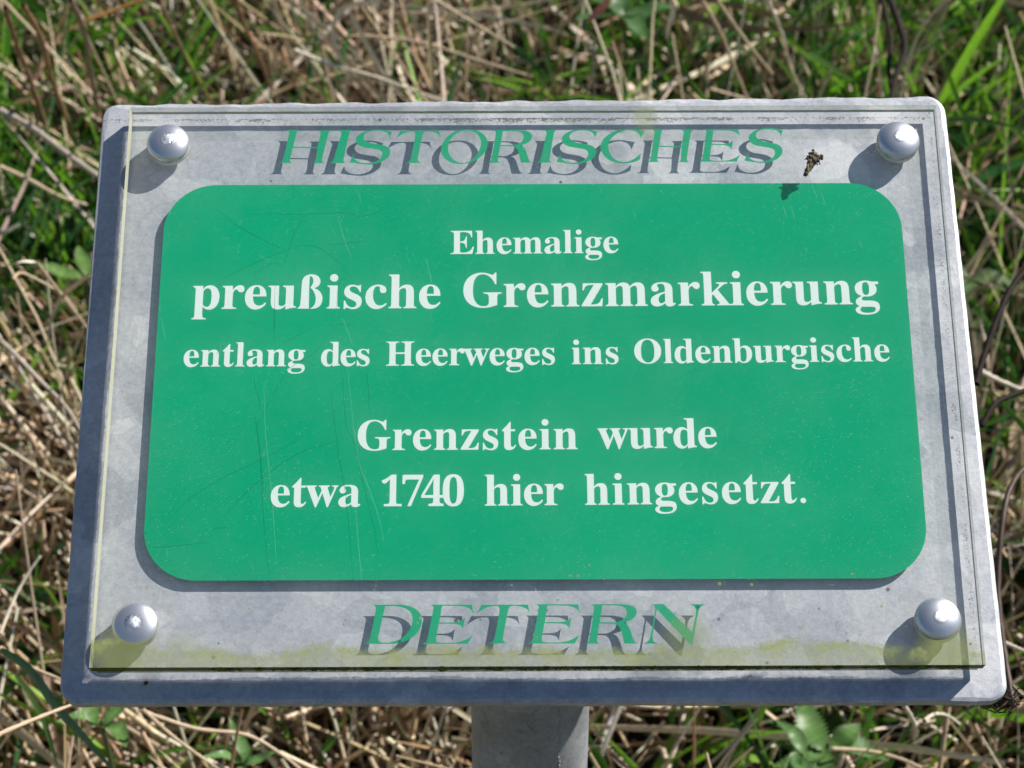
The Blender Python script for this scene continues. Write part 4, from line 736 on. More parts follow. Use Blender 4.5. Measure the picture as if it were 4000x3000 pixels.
for a, b in zip(rings[:-1], rings[1:]):
    for i in range(nO): bm.faces.new((a[i], a[(i + 1) % nO], b[(i + 1) % nO], b[i]))
bm.faces.new(rings[-1]); bm.faces.new(list(reversed(rings[0])))
bmesh.ops.recalc_face_normals(bm, faces=bm.faces)
me = bpy.data.meshes.new('backing_plate'); bm.to_mesh(me); bm.free()
plate = link('backing_plate', me, sign, m_plate)

# acrylic sheet (closed box, edges carry their own shadow-casting opacity)
x0, x1, y0, y1, zb, zf = -.1485, .1485, -.105, .105, .0028, FZ
V = [(x0, y0, zb), (x1, y0, zb), (x1, y1, zb), (x0, y1, zb), (x0, y0, zf), (x1, y0, zf), (x1, y1, zf), (x0, y1, zf)]
Fc = [(4, 5, 6, 7), (3, 2, 1, 0), (0, 1, 5, 4), (1, 2, 6, 5), (2, 3, 7, 6), (3, 0, 4, 7)]
me = bpy.data.meshes.new('acrylic_sheet'); me.from_pydata(V, [], Fc); me.update()
sheet = link('acrylic_sheet', me, sign, [m_acr, m_edge_bot, m_edge_top, m_edge_left])
for p, mi in zip(me.polygons, (0, 0, 1, 2, 2, 3)): p.material_index = mi

# green film under the sheet
fo = rounded_quad([Vector(p) * MM for p in ((-134.3, 75.75), (-134.3, -73.8), (133.5, -73.8), (133.5, 75.75))], .0185, 16)
bm = bmesh.new()
b0 = [bm.verts.new((p.x, p.y, .00262)) for p in fo]; b1 = [bm.verts.new((p.x, p.y, .00268)) for p in fo]
bm.faces.new(b1); bm.faces.new(list(reversed(b0)))
for i in range(len(fo)):
    j = (i + 1) % len(fo); bm.faces.new((b0[i], b0[j], b1[j], b1[i]))
bmesh.ops.recalc_face_normals(bm, faces=bm.faces)
me = bpy.data.meshes.new('green_field'); bm.to_mesh(me); bm.free()
field = link('green_field', me, sign, m_field)

# letters: every letter a thin printed shape
def glyph_mesh(key, sx, sy, ext):
    cu = bpy.data.curves.new('glyph', 'CURVE'); cu.dimensions = '2D'; cu.fill_mode = 'BOTH'; cu.extrude = ext
    for cont in GLYPHS[key].split('|'):
        pts = [tuple(float(v) / 1000 for v in q.split(',')) for q in cont.split(' ')]
        sp = cu.splines.new('POLY'); sp.points.add(len(pts) - 1); sp.use_cyclic_u = True
        for i, (x, y) in enumerate(pts): sp.points[i].co = (x * sx, y * sy, 0, 1)
    o = bpy.data.objects.new('glyph', cu)
    dg = bpy.context.evaluated_depsgraph_get()
    COL.objects.link(o); dg = bpy.context.evaluated_depsgraph_get()
    me = bpy.data.meshes.new_from_object(o.evaluated_get(dg))
    bpy.data.objects.remove(o); bpy.data.curves.remove(cu)
    me.name = 'letter'; me.materials.clear()
    return me
cache = {}
for key, lx, ly, sx, sy, rot, disp in LETTERS:
    ck = (key, sx, sy) if not disp else (key, lx)
    if ck not in cache:
        me = glyph_mesh(key, sx * MM, sy * MM, .00002)
        me.materials.append(m_disp if disp else m_white); cache[ck] = me
    o = bpy.data.objects.new('letter', cache[ck]); COL.objects.link(o)
    o.parent = sheet if disp else field
    o.location = (lx * MM, ly * MM, .00266 if disp else .00272)
    o.rotation_euler = (0, 0, rot)

# rivets: domed heads with struck centres, clear spacers in the gap
def lathe(prof, seg=48, jitter=None):
    bm = bmesh.new(); rows = []
    for r, z in prof:
        if r < 1e-7: rows.append([bm.verts.new((0, 0, z))]); continue
        rows.append([bm.verts.new((r * math.cos(2 * math.pi * k / seg), r * math.sin(2 * math.pi * k / seg), z)) for k in range(seg)])
    for a, b in zip(rows[:-1], rows[1:]):
        for k in range(seg):
            k2 = (k + 1) % seg
            if len(a) == 1: bm.faces.new((a[0], b[k], b[k2]))
            elif len(b) == 1: bm.faces.new((a[k], a[k2], b[0]))
            else: bm.faces.new((a[k], a[k2], b[k2], b[k]))
    bmesh.ops.recalc_face_normals(bm, faces=bm.faces)
    for f in bm.faces: f.smooth = True
    return bm
m_riv, nt, out = new_mat('brushed rivet metal'); N = NT(nt); co = N.coord(); X, Y, Z_ = N.xyz(co)
rr = N.math('SQRT', N.math('ADD', N.math('MULTIPLY', X, X), N.math('MULTIPLY', Y, Y)))
turn = N.noise(N.comb(rr, N.math('MULTIPLY', N.noise(co, 90.0, 2), .004), 0.0), 2600.0, 3, .6)
ang = N.math('ARCTAN2', Y, X)
star = N.noise(N.comb(N.math('MULTIPLY', ang, 3.0), 0.0, N.math('MULTIPLY', rr, 250.0)), 2.2, 4, .7)
cmask = N.ramp(rr, .0024, .0014)
h = N.math('ADD', N.math('MULTIPLY', turn, .10), N.math('MULTIPLY', N.math('MULTIPLY', star, cmask), 2.4))
dirt = N.math('MULTIPLY', N.ramp(rr, .0073, .0078), N.ramp(N.noise(co, 260.0, 4, .7), .35, .6, .25, .85))
c = N.mix(dirt, C4(.66, .68, .72), C4(.05, .04, .035))
nt.links.new(N.prin(c, N.math('ADD', .41, N.math('MULTIPLY', cmask, .10)), N.math('SUBTRACT', .88, dirt), N.bump(h, .30, .0005)), out.inputs[0])
m_spacer, nt, out = new_mat('grimy nylon spacer'); N = NT(nt)
nt.links.new(N.prin(N.mix(N.noise(N.coord(), 400.0, 4), C4(.45, .44, .36), C4(.66, .66, .60)), .5), out.inputs[0])
R0 = .0078
for i, (x, y, ddx, ddy, lab) in enumerate(((-134.0, 90.7, .0006, .0002, 'domed rivet with a rough star-shaped centre'),
                                    (133.8, 90.9, -.0002, -.0004, None), (-134.5, -90.0, -.0005, .0003, 'flatter domed rivet with a bright pin end'), (134.2, -89.3, .0001, .0005, None))):
    pin = i in (0, 2)
    Hh = .0040 if i != 2 else .0029
    prof = [(R0 * .97, 0), (R0, .0004), (R0, .0008)]
    for k in range(1, 15):
        a = math.pi / 2 * k / 15
        prof.append((R0 * math.cos(a) ** .92, .0008 + Hh * math.sin(a) ** 1.0))
    prof = prof[:-2] + ([(.0022, .0008 + Hh * .975), (.0018, .0008 + Hh * .96), (.0013, .0008 + Hh * 1.02), (0, .0008 + Hh * 1.02)] if pin else [(.0016, .0008 + Hh * .99), (0, .0008 + Hh)])
    bm = lathe(prof)
    if pin:
        for v in bm.verts:
            if v.co.xy.length < .0025:
                v.co.x += ddx; v.co.y += ddy; v.co.z += random.uniform(-.00012, .00012)
    me = bpy.data.meshes.new('rivet'); bm.to_mesh(me); bm.free()
    rv = link('rivet', me, sign, m_riv); rv.location = (x * MM, y * MM, FZ - .0024)
    if lab: rv['label'] = lab
    bm = lathe([(.003, -.0001), (.0074, -.0001), (.0076, -.0005), (.0076, -.0020), (.0042, -.0022), (.0042, -FZ + .0025)], 40)
    me = bpy.data.meshes.new('spacer'); bm.to_mesh(me); bm.free()
    link('spacer', me, rv, m_spacer)

# moss clots hanging in the lower edge and along the gap
m_moss, nt, out = new_mat('moss'); N = NT(nt)
nt.links.new(N.prin(N.mix(N.noise(N.coord(), 600.0, 4), C4(.05, .07, .01), C4(.20, .22, .04)), .95), out.inputs[0])
bm = bmesh.new()
for k in range(420):
    x = random.uniform(-.147, .147)
    if math.sin(x * 60) + math.sin(x * 23 + 1) < random.uniform(-1.6, .7): continue
    s = random.uniform(.00025, .0006)
    r = bmesh.ops.create_icosphere(bm, subdivisions=1, radius=s)
    sx = random.uniform(1.5, 5)
    for v in r['verts']:
        v.co.x *= sx; v.co += Vector((x, -.1050, random.uniform(.0030, .0070))) + Vector((random.uniform(-1, 1), random.uniform(-1, 1), 0)) * .00015
me = bpy.data.meshes.new('moss'); bm.to_mesh(me); bm.free()
ms = link('moss', me, sheet, m_moss); ms['kind'] = 'stuff'

# added curtains under the lower and left edges to narrow the lit band
def curtain(nm, mt, along_x, c0, a, b, depth, amp, seed, off):
    rr_ = random.Random(seed); bm = bmesh.new(); prev = None; k = 0; n = 900
    ph = [rr_.uniform(0, 6.28) for _ in range(8)]; fq = [23, 51, 97, 190, 380, 760, 1500, 2900]
    for k in range(n + 1):
        u = a + (b - a) * k / n
        h = depth + amp * sum(math.sin(f * u + p) / (1 + .35 * i) for i, (f, p) in enumerate(zip(fq, ph))) * .45
        h = min(max(h, .0001), .0026)
        A = (u, c0, .00282) if along_x else (c0, u, .00282); B = (u, c0 - off, .0028 - h) if along_x else (c0 - off, u, .0028 - h)
        cur = (bm.verts.new(A), bm.verts.new(B))
        if prev: bm.faces.new((prev[0], prev[1], cur[1], cur[0]))
        prev = cur
    me = bpy.data.meshes.new(nm); bm.to_mesh(me); bm.free()
    o = link(nm, me, sheet, mt); o['kind'] = 'stuff'; return o
def film_mat(name, col, alpha):
    m, nt, out = new_mat(name); N = NT(nt)
    d = N.n('ShaderNodeBsdfDiffuse'); d.inputs[0].default_value = col
    t = N.n('ShaderNodeBsdfTransparent'); mx = N.n('ShaderNodeMixShader'); mx.inputs[0].default_value = alpha
    nt.links.new(t.outputs[0], mx.inputs[1]); nt.links.new(d.outputs[0], mx.inputs[2]); nt.links.new(mx.outputs[0], out.inputs[0]); return m
m_gr = film_mat('green grime film', C4(.12, .14, .04), .5); m_gl = film_mat('pale grime film', C4(.40, .38, .28), .45)
for j_, (dp, am) in enumerate(((.0005, .0003), (.0009, .0004), (.0014, .0005))):
    curtain('shade_fringe', m_gr, True, -.10502 - j_ * .00006, -.147, .147, dp, am, 10 + j_, .0001)
    curtain('shade_fringe', m_gl, False, -.14852 - j_ * .00006, -.104, .104, dp * .9, am, 20 + j_, .0001)

# pale scratches in the sheet; dark ribbons paint their shadows on the film
def ribbon2d(bm, pts, w, z):
    vs = []
    for i, p in enumerate(pts):
        a = pts[max(i - 1, 0)]; b = pts[min(i + 1, len(pts) - 1)]
        t = (b - a).normalized(); nn = Vector((-t.y, t.x)) * w * (.35 + .65 * math.sin(math.pi * (i + .5) / len(pts)))
        vs.append((bm.verts.new((p.x + nn.x, p.y + nn.y, z)), bm.verts.new((p.x - nn.x, p.y - nn.y, z))))
    for (a, b), (c_, d) in zip(vs[:-1], vs[1:]): bm.faces.new((b, a, c_, d))
def crv(pts, n=10):
    P = [Vector(p) * MM for p in pts]; o = []
    for i in range(len(P) - 1):
        p0, p1, p2, p3 = P[max(i - 1, 0)], P[i], P[i + 1], P[min(i + 2, len(P) - 1)]
        for k in range(n):
            t = k / n
            o.append(.5 * ((2 * p1) + (p2 - p0) * t + (2 * p0 - 5 * p1 + 4 * p2 - p3) * t * t + (3 * p1 - p0 - 3 * p2 + p3) * t ** 3))
    o.append(P[-1]); return o
def scr_mat(name, col, alpha):
    m, nt, out = new_mat(name); N = NT(nt)
    d = N.n('ShaderNodeBsdfDiffuse'); d.inputs[0].default_value = col
    t = N.n('ShaderNodeBsdfTransparent'); mx = N.n('ShaderNodeMixShader'); mx.inputs[0].default_value = alpha
    nt.links.new(t.outputs[0], mx.inputs[1]); nt.links.new(d.outputs[0], mx.inputs[2]); nt.links.new(mx.outputs[0], out.inputs[0]); return m
for nm, lst, w, z, mt in (('scratch_shadows', SHADE_SCR, .000075, .00276, scr_mat('scratch shadow', C4(.004, .12, .07), .42)),
                          ('pale_scratches', PALE_SCR, .00008, FZ + .00003, scr_mat('pale scratch', C4(.75, .8, .75), .15))):
    bm = bmesh.new()
    for s in lst: ribbon2d(bm, crv(s), w, z)
    me = bpy.data.meshes.new(nm); bm.to_mesh(me); bm.free()
    o = link(nm, me, sheet, mt); o['kind'] = 'stuff'

# post: upright tube cut to the slope of the plate
pc = at_depth(2070, 2880, .808)
PX, PY = pc.x, pc.y
Rp = .0233
Minv = SIGN_MAT.inverted()
def plate_hit(x, y):
    # z of the plate's back plane above (x, y)
    o = Minv @ Vector((x, y, 0)); d = (Minv.to_3x3() @ Vector((0, 0, 1)))
    return (-.0053 - o.z) / d.z
bm = bmesh.new(); seg = 64; levels = 14; rows = []
zlow = float(ground_h(PX, PY)) - .15
for k in range(levels + 1):
    row = []
    for s in range(seg):
        a = 2 * math.pi * s / seg; x = PX + Rp * math.cos(a); y = PY + Rp * math.sin(a)
        zt = plate_hit(x, y); row.append(bm.verts.new((x - PX, y - PY, zlow + (zt - zlow) * k / levels)))
    rows.append(row)
for a, b in zip(rows[:-1], rows[1:]):
    for s in range(seg): bm.faces.new((a[s], a[(s + 1) % seg], b[(s + 1) % seg], b[s]))
for f in bm.faces: f.smooth = True
bmesh.ops.recalc_face_normals(bm, faces=bm.faces)
me = bpy.data.meshes.new('post'); bm.to_mesh(me); bm.free()
post = link('post', me, None, m_post)
post.location = (PX, PY, 0)
bpy.context.view_layer.update()
post.parent = sign; post.matrix_parent_inverse = SIGN_MAT.inverted()
# rough weld seam running down the front of the tube
a0 = math.radians(-62)
bm = bmesh.new()
for k in range(170):
    z = plate_hit(PX + Rp * math.cos(a0), PY + Rp * math.sin(a0)) - .042 - k * .0012 - random.uniform(0, .0006)
    s = random.uniform(.0003, .0008) * (1.3 if k < 22 else .75)
    r = bmesh.ops.create_icosphere(bm, subdivisions=1, radius=s)
    da = random.uniform(-.07, .07) * (1.6 if k < 22 else .4)
    for v in r['verts']:
        v.co.z *= 1.8; v.co += Vector(((Rp) * math.cos(a0 + da), (Rp) * math.sin(a0 + da), z))
me = bpy.data.meshes.new('weld_seam'); bm.to_mesh(me); bm.free()
ws = link('weld_seam', me, post, m_post)

# ------------------------------------------------------------------ dark clump stuck on the sheet
m_clump, nt, out = new_mat('dirt clump'); N = NT(nt); co = N.coord()
nz = N.noise(co, 900.0, 5, .7)
cc = N.mix(N.ramp(nz, .42, .62), C4(.018, .012, .010), C4(.26, .20, .11))
nt.links.new(N.prin(cc, .8, normal=N.bump(nz, 1.0, .0006)), out.inputs[0])
clump = bpy.data.objects.new('dirt_clump', None); COL.objects.link(clump); clump.empty_display_size = .01
clump.matrix_world = SIGN_MAT @ Matrix.Translation((.1008, .0803, FZ - .0006)) @ Matrix.Rotation(math.radians(-27), 4, 'Z')
tag(clump, 'dark brown cocoon-like dirt clump stuck on the clear sheet after the last green S', 'dirt')
bm = bmesh.new(); rnd_ = random.Random(3)
rows = []
for k in range(13):
    t = k / 12; y = -.0048 + .0094 * t; w = .00085 + .0021 * max(0, t - .12) ** 1.2; hgt = .0007 + .0010 * t
    if k in (0, 12): w *= .6; hgt *= .7
    rows.append([bm.verts.new((w * math.cos(a) + rnd_.uniform(-1, 1) * .00028, y + rnd_.uniform(-1, 1) * .0003, max(0, hgt * (1 + .9 * math.sin(a)) + rnd_.uniform(-1, 1) * .00025)))
                 for a in [2 * math.pi * s / 14 for s in range(14)]])
for a, b in zip(rows[:-1], rows[1:]):
    for s in range(14): bm.faces.new((a[s], a[(s + 1) % 14], b[(s + 1) % 14], b[s]))
bm.faces.new(rows[0]); bm.faces.new(rows[-1]); bmesh.ops.recalc_face_normals(bm, faces=bm.faces)
me = bpy.data.meshes.new('body'); bm.to_mesh(me); bm.free(); link('body', me, clump, m_clump)
bm = bmesh.new()
for k in range(30):
    s = rnd_.uniform(.00025, .0006); r = bmesh.ops.create_icosphere(bm, subdivisions=1, radius=s)
    p = Vector((rnd_.uniform(-.0026, .0030), rnd_.uniform(.0005, .0052), rnd_.uniform(.0008, .0026)))
    for v in r['verts']: v.co = v.co * rnd_.uniform(.7, 1.4) + p
me = bpy.data.meshes.new('crumbs'); bm.to_mesh(me); bm.free(); o = link('crumbs', me, clump, m_clump); o['kind'] = 'stuff'

# small black seed lying on the lower rim of the plate
bm = bmesh.new(); bmesh.ops.create_icosphere(bm, subdivisions=2, radius=.0009)
for v in bm.verts: v.co.x *= .8; v.co.z *= .5
me = bpy.data.meshes.new('black_speck'); bm.to_mesh(me); bm.free()
o = link('seed', me, None, m_clump); o.matrix_world = SIGN_MAT @ Matrix.Translation((-.1308, -.1085, .0004)) @ Matrix.Rotation(-.5, 4, 'Z')
tag(o, 'tiny black seed lying on the shaded lower rim of the metal plate', 'seed')

# ------------------------------------------------------------------ single stalks and blades that stand out
def spline_pts(pts, n=7):
    P = [Vector(p) for p in pts]; o = []
    for i in range(len(P) - 1):
        p0, p1, p2, p3 = P[max(i - 1, 0)], P[i], P[i + 1], P[min(i + 2, len(P) - 1)]
        for k in range(n):
            t = k / n
            o.append(.5 * ((2 * p1) + (p2 - p0) * t + (2 * p0 - 5 * p1 + 4 * p2 - p3) * t * t + (3 * p1 - p0 - 3 * p2 + p3) * t ** 3))
    o.append(P[-1]); return o
PALE = (.62, .55, .43); TAN = (.52, .40, .27); BROWN = (.22, .13, .08); DARK = (.020, .013, .011); GREY = (.42, .36, .29)
DGRN = (.07, .16, .05); MGRN = (.12, .24, .06); RED = (.50, .19, .14); ORNG = (.48, .22, .07)
def stalk(name, cat, label, pts, width, col, kind='tube', hs=None, depth=None, parent=None, taper=.6, sharp=False, sides=8, fold=.3):
    """pts: photo positions of the stalk; it stands hs metres above the soil at each of them"""
    W3 = []
    for i, p in enumerate(pts):
        if depth is not None:
            dd = depth[0] + (depth[1] - depth[0]) * i / (len(pts) - 1); W3.append(at_depth(p[0], p[1], dd))
        else:
            h = hs[0] + (hs[1] - hs[0]) * i / (len(pts) - 1) + .09; W3.append(at(p[0], p[1], h))
    S = W3 if sharp else spline_pts(W3)
    base = S[0].copy()
    P = np.array([[tuple(q - base) for q in S]])
    tint = np.array([[col[0], col[1], col[2], 1.0]])
    if kind == 'tube':
        V, F, c = tubes(P, np.array([width / 2]), tint, taper, sides); mt = m_twig if col in (DARK, BROWN) else m_straw
        # nodes: slight swellings along the stem
        V = V.reshape(len(S), sides, 3); ctr = P[0][:, None, :]
        sw = 1 + .14 * np.sin(np.arange(len(S)) * 2.3)[:, None, None] + .05 * rng.standard_normal((len(S), sides, 1))
        V = (ctr + (V - ctr) * sw).reshape(-1, 3)
    else:
        V, F, c = ribbons(P, np.array([width]), np.array([1.2]), tint, 1.0, fold); mt = m_green if col in (DGRN, MGRN) else m_straw
    # face the flat side of blades roughly to the light above
    o = link(name, np_mesh(name, V, F, c), parent, mt); o.location = base
    if parent is None: tag(o, label, cat)
    return o

S_ = stalk
S_('dry_grass', 'dry grass', 'pale curled dry grass blade above the H I S of the sign, bent like a hook', [(1490, 0), (1350, 30), (1300, 110), (1320, 210), (1370, 290)], .0042, PALE, 'blade', (.16, .08))
S_('dry_grass', 'dry grass', 'pale straight dry blade just right of the hooked one above the sign', [(1365, 50), (1430, 170), (1500, 290), (1560, 350)], .0042, PALE, 'blade', (.15, .08))
S_('dry_stalk', 'dry grass', 'long light straw slanting down to the plate edge above the letters S T O', [(1150, 195), (1290, 250), (1480, 305), (1740, 400)], .0032, PALE, 'tube', (.13, .09))
S_('dry_stalk', 'dry grass', 'thin light straw at the top edge, upper one of the two slanting to the right', [(1700, 0), (1850, 90), (2010, 185)], .0028, TAN, 'tube', (.13, .11))
S_('dry_stalk', 'dry grass', 'tan straw crossing above the middle of the sign, below the thin top one', [(1420, 140), (1640, 165), (1850, 230), (2080, 300)], .0028, TAN, 'tube', (.11, .1))
S_('weed_stem', 'weed stem', 'dark brown knotty weed stem, leftmost of the upright stems at top left', [(20, 30), (60, 160), (110, 290), (180, 500)], .0032, BROWN, 'tube', (.26, .05), taper=1.3)
S_('weed_stem', 'weed stem', 'reddish brown weed stem second from the left at top left', [(90, 20), (160, 150), (200, 300), (280, 520)], .0034, (.30, .17, .10), 'tube', (.25, .05), taper=1.2)
S_('weed_stem', 'weed stem', 'grey brown weed stem left of the upper left corner of the plate', [(275, 0), (330, 120), (350, 260), (385, 430)], .0036, (.27, .20, .15), 'tube', (.25, .06), taper=1.1)
S_('weed_stem', 'weed stem', 'long thin brown stem slanting down to the plate above the upper left rivet', [(620, 0), (690, 150), (760, 290), (840, 430)], .0028, BROWN, 'tube', (.22, .06))
S_('weed_stem', 'weed stem', 'rusty brown stem standing behind the plate left of the hooked pale blade', [(920, 0), (960, 110), (1020, 240), (1050, 330)], .0034, (.28, .15, .09), 'tube', (.2, .08))
S_('dry_grass', 'dry grass', 'broad upright tan dry leaf behind the plate edge above the letter H', [(1060, 180), (1075, 250), (1050, 390)], .0060, TAN, 'blade', (.12, .06), fold=.1)
S_('dry_stalk', 'dry grass', 'thick flattened grey straw lying slantwise at the left beside the plate corner', [(0, 430), (120, 495), (240, 585), (385, 690)], .0052, GREY, 'tube', (.10, .09), taper=.8)
S_('dry_stalk', 'dry grass', 'brown straw at the left edge below the thick grey one', [(0, 650), (110, 700), (230, 765), (340, 800)], .0034, TAN, 'tube', (.10, .08))
S_('dry_grass', 'dry grass', 'nearly white flat blade at the left edge with a sharp kink', [(0, 1045), (90, 1025), (140, 1022)], .0055, (.75, .70, .62), 'blade', (.24, .22), fold=.1)
S_('dry_stalk', 'dry grass', 'thin straw running from the white kinked blade down to the plate', [(142, 1022), (230, 1140), (345, 1285)], .0022, TAN, 'tube', (.22, .16), sharp=True)
S_('dry_stalk', 'dry grass', 'thin kinked straw left of the plate, crossing under the steep one', [(50, 1092), (82, 1066), (160, 1100), (250, 1155), (300, 1215)], .0020, TAN, 'tube', (.20, .17))
S_('dry_grass', 'dry grass', 'pale curved dry blade hanging left of the plate, forked with a thin one', [(350, 1070), (300, 1110), (250, 1150), (205, 1230), (180, 1360)], .0030, TAN, 'blade', (.22, .15))
S_('dry_stalk', 'dry grass', 'long greyish straw slanting down at the left edge into the stubble', [(0, 1330), (60, 1385), (150, 1480), (250, 1580), (315, 1680)], .0034, GREY, 'tube', (.12, .08))
S_('fresh_grass', 'grass blade', 'broad dark green grass blade at bottom left, running under the plate corner', [(0, 2540), (110, 2620), (220, 2770), (340, 2900), (440, 3010)], .0062, (.09, .19, .09), 'blade', (.30, .26))
S_('fresh_grass', 'grass blade', 'second narrower green blade below the broad one at bottom left', [(60, 2640), (130, 2740), (180, 2850), (225, 3000)], .0044, MGRN, 'blade', (.22, .18))
S_('dry_stalk', 'dry grass', 'pale straw crossing the bottom left corner just under the plate corner', [(-20, 2875), (120, 2815), (275, 2755)], .0024, TAN, 'tube', (.33, .31), sides=8)
S_('dry_stalk', 'dry grass', 'thin light straw left of the lower left rivet, steeply slanted', [(0, 2475), (60, 2330), (110, 2240), (160, 2170)], .0022, PALE, 'tube', (.2, .22))
S_('dry_stalk', 'dry grass', 'tan straw reaching the left plate edge above the bottom left corner', [(0, 2530), (110, 2600), (240, 2655)], .0024, TAN, 'tube', (.2, .2))
S_('dry_stalk', 'dry grass', 'long bowed straw under the plate left of the post', [(560, 2780), (760, 2845), (960, 2870), (1090, 2940), (1190, 3020)], .0026, TAN, 'tube', (.16, .12))
S_('dry_stalk', 'dry grass', 'straw slanting down to the right under the plate, farthest left of the bottom ones', [(555, 2770), (680, 2880), (860, 3010)], .0024, TAN, 'tube', (.18, .14))
S_('dry_stalk', 'dry grass', 'kinked pale straw below the plate at the lower right', [(3530, 2755), (3560, 2800), (3582, 2855), (3570, 2885)], .0026, PALE, 'tube', (.18, .14))
S_('dry_stalk', 'dry grass', 'arched pale straw near the bottom right corner of the view', [(3610, 2815), (3650, 2790), (3700, 2795), (3750, 2830)], .0022, PALE, 'tube', (.17, .14))
S_('dry_stalk', 'dry grass', 'long low straw lying behind the serrated green leaf at the bottom', [(3250, 2925), (3400, 2935), (3520, 2965), (3600, 3000)], .0026, TAN, 'tube', (.08, .08))
S_('dry_stalk', 'dry grass', 'long upright straw above the sign right of the middle, left one of a close pair', [(2800, 0), (2870, 100), (2960, 220), (3020, 290)], .0030, TAN, 'tube', (.22, .12))
S_('dry_stalk', 'dry grass', 'slightly thicker straw above the letter S at the end of the first word', [(2740, 0), (2810, 120), (2860, 240), (2920, 390)], .0034, TAN, 'tube', (.2, .08))
S_('dry_stalk', 'dry grass', 'thin light straw with a brown foot above the dirt clump', [(3000, 0), (3060, 150), (3090, 270), (3150, 390)], .0026, PALE, 'tube', (.22, .08))
S_('dry_stalk', 'dry grass', 'thin grey upright straw rising from the plate right of the middle', [(2320, 150), (2318, 260), (2322, 400)], .0022, (.30, .28, .28), 'tube', (.18, .08))
S_('dry_grass', 'dry grass', 'short pale twisted blade tip at the top edge right of the middle', [(2620, 0), (2628, 50), (2612, 100), (2606, 160)], .0040, PALE, 'blade', (.2, .16))
S_('dry_stalk', 'dry grass', 'forked pale straw behind the upper right corner of the plate', [(3700, -10), (3605, 105), (3555, 220), (3515, 390)], .0028, PALE, 'tube', (.24, .12))
S_('fresh_grass', 'grass blade', 'pale green blade slanting behind the dirt clump above the sign', [(3160, 205), (3230, 250), (3340, 320)], .0052, MGRN, 'blade', (.14, .1))
S_('fresh_grass', 'grass blade', 'green blade touching the upper right plate corner from the right', [(3705, 465), (3800, 468), (3990, 500)], .0036, DGRN, 'blade', (.2, .18))
S_('fallen_leaf', 'leaf', 'small pinkish dry leaf at the top edge above the letter R', [(2380, 0), (2340, 40), (2290, 90)], .0058, RED, 'blade', (.16, .14), fold=.1)
S_('dry_stalk', 'dry grass', 'orange brown dead stem near the top left corner', [(560, 0), (460, 35), (340, 80), (270, 120)], .0030, ORNG, 'tube', (.14, .12))
S_('dry_stalk', 'dry grass', 'light straw running right of the plate from its middle towards the edge of view', [(3830, 1450), (3900, 1485), (4010, 1530)], .0036, PALE, 'tube', (.16, .14))
S_('dry_stalk', 'dry grass', 'light thin straw at the right edge above the lower right plate corner', [(3925, 2510), (3970, 2530), (4020, 2550)], .0024, PALE, 'tube', (.2, .2))
# woody twigs close behind the plate
T1 = S_('bare_twig', 'twig', 'dark bare twig curving in from the right edge beside the large text line', [(4040, 1020), (3960, 1110), (3905, 1220), (3850, 1370), (3812, 1500)], .0029, DARK, 'tube', depth=(.98, .94), taper=1.1)
T2 = S_('bare_twig', 'twig', 'dark bare twig at the right edge just below the larger curved one', [(4040, 1515), (3950, 1545), (3885, 1580), (3835, 1665)], .0025, DARK, 'tube', depth=(.98, .96), taper=1.2)
T3 = S_('bare_twig', 'twig', 'long dark twig rising along the lower right side of the plate', [(4030, 1800), (3960, 1880), (3920, 2010), (3898, 2300), (3925, 2560), (3960, 2760)], .0028, (.06, .035, .025), 'tube', depth=(.99, .92), taper=1.1)
T4 = S_('bare_twig', 'twig', 'blackish forked twig standing behind the upper right corner of the plate', [(3470, -20), (3510, 90), (3535, 190), (3500, 300), (3480, 400)], .0046, DARK, 'tube', depth=(1.36, 1.28), taper=.8)
S_('bare_twig', 'twig', 'thin blackish twig leaning on the forked one above the upper right rivet', [(3440, -20), (3480, 160), (3470, 260), (3490, 400)], .0034, DARK, 'tube', depth=(1.37, 1.3), taper=.8)
# tangle of dead fibres caught on the lower right corner
base = at_depth(3950, 2745, .70)
bm_paths = []
r9 = np.random.default_rng(5)
for k in range(30):
    u0, v0 = 3935 + r9.normal(0, 22), 2735 + r9.normal(0, 22)
    a = r9.uniform(0, 6.28); L = r9.uniform(40, 110)
    pts = [(u0 + math.cos(a + .5 * j) * L * j / 3 + r9.normal(0, 8), v0 + math.sin(a + .5 * j) * L * .7 * j / 3 + r9.normal(0, 8)) for j in range(4)]
    dp = [.690 + r9.uniform(0, .02) for _ in pts]
    bm_paths.append([tuple(at_depth(p[0], p[1], d) - base) for p, d in zip(pts, dp)])
V, F, c = tubes(np.array(bm_paths), r9.uniform(.00015, .00045, len(bm_paths)), np.tile(np.array([[.035, .022, .018, 1.0]]), (len(bm_paths), 1)), .5, 4)
o = link('dead_tangle', np_mesh('dead_tangle', V, F, c), None, m_twig); o.location = base
tag(o, 'dark tangle of dead plant fibres caught on the lower right corner of the plate', 'dead plant')

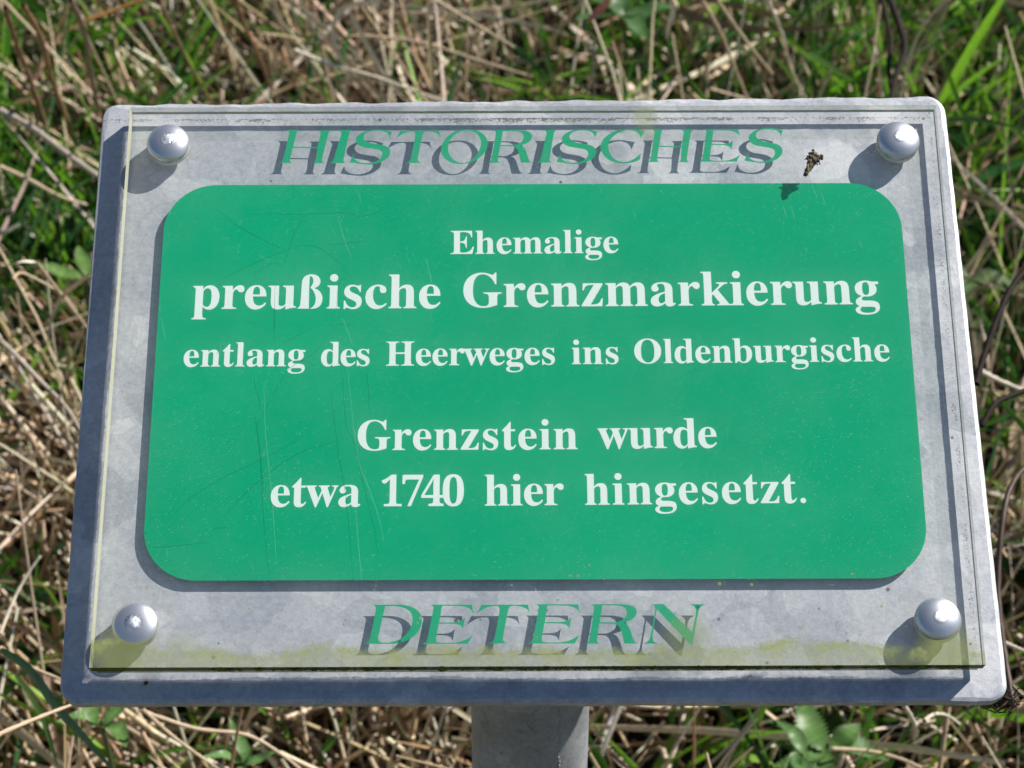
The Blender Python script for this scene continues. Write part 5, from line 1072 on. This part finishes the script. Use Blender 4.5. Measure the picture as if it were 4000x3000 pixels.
# serrated leaves of a low weed under the sign
def leaf_mesh(L, Wd, teeth, seg=14, fold=.25, droop=.3):
    V, F = [], []
    for i in range(seg * 2 + 1):
        t = i / (seg * 2); w = Wd * .5 * math.sin(math.pi * (t ** .75)) ** .9 * (1 + (.28 if i % 2 else -.12) * teeth) + .0004
        z = -droop * L * t * t + .035 * L * math.sin(t * 9 + L * 900)
        bx = .12 * L * math.sin(t * 2.2 + L * 300)
        V += [(bx - w, t * L, z + w * fold), (bx, t * L, z - .0006), (bx + w, t * L, z + w * fold)]
    for i in range(seg * 2):
        a = i * 3; F += [(a, a + 1, a + 4, a + 3), (a + 1, a + 2, a + 5, a + 4)]
    return V, F
def leafy_plant(u, v, h, leaves, label, col):
    rt = bpy.data.objects.new('leafy_weed', None); COL.objects.link(rt); h += .06; rt.location = at(u, v, h); rt.empty_display_size = .02
    tag(rt, label, 'weed')
    for (ang, L, Wd, tilt, teeth) in leaves:
        L *= .8; Wd *= .72; tilt += 12
        V, F = leaf_mesh(L, Wd, teeth)
        tv = np.tile(np.array([[col[0], col[1], col[2], 1.0]]), (len(V), 1)); tv[1::3, :3] *= 1.35; tv[0::3, :3] *= .8; tv[:, :3] *= (.8 + .4 * rng.random((len(tv), 1)))
        o = link('leaf', np_mesh('leaf', V, F, tv), rt, m_green)
        o.rotation_euler = (math.radians(tilt), 0, math.radians(ang))
    # short stem down to the soil
    P = np.array([[(0, 0, -h - .01), (.004, .002, -h * .5), (0, 0, 0)]]); Vv, Ff, cc_ = tubes(P, np.array([.0016]), np.array([[.10, .15, .05, 1.0]]), .8, 6)
    link('stem', np_mesh('stem', Vv, Ff, cc_), rt, m_green)
    return rt
leafy_plant(3235, 2925, .10, [(25, .045, .022, 12, 1), (-110, .042, .020, 5, 1), (-55, .030, .018, 20, 1), (100, .040, .017, -5, 1), (165, .03, .018, -8, 1)],
            'low weed with serrated pale green leaves under the plate right of the post', (.10, .20, .05))
leafy_plant(3130, 2950, .13, [(-172, .030, .013, 5, .2), (150, .036, .012, -10, .2), (30, .03, .012, 20, .2)],
            'small weed with narrow folded leaves just left of the serrated one', (.10, .2, .06))
leafy_plant(400, 2830, .16, [(25, .046, .013, 38, .2), (-150, .040, .013, 22, .2), (110, .03, .010, 30, .2), (-60, .036, .011, 30, .2)],
            'weed with a broad pale green leaf under the lower left corner of the plate', (.12, .23, .06))
leafy_plant(2440, 60, .10, [(20, .05, .022, 25, .7), (120, .05, .024, 10, .7), (-70, .055, .024, 5, .7), (-150, .05, .022, 0, .7), (70, .04, .02, 30, .7)],
            'clump of dark green broad leaves at the top edge right of the middle', (.06, .14, .04))
leafy_plant(330, 1080, .10, [(80, .045, .016, 10, .2), (-100, .04, .016, 5, .2), (10, .035, .014, 20, .2)],
            'pale green leaf in the shade left of the plate below the kinked white blade', (.13, .24, .06))
leafy_plant(3780, 1090, .08, [(80, .06, .024, 10, .4), (-100, .05, .02, 5, .4), (150, .04, .02, 5, .4)],
            'soft greyish green leaf right of the plate beside the curved twig', (.10, .16, .06))
leafy_plant(950, 2990, .12, [(15, .034, .009, 40, .1), (-150, .03, .008, 20, .1), (100, .030, .008, 30, .1), (-80, .026, .008, 30, .1)],
            'small pointed green leaves in the stubble left of the post', (.13, .26, .08))
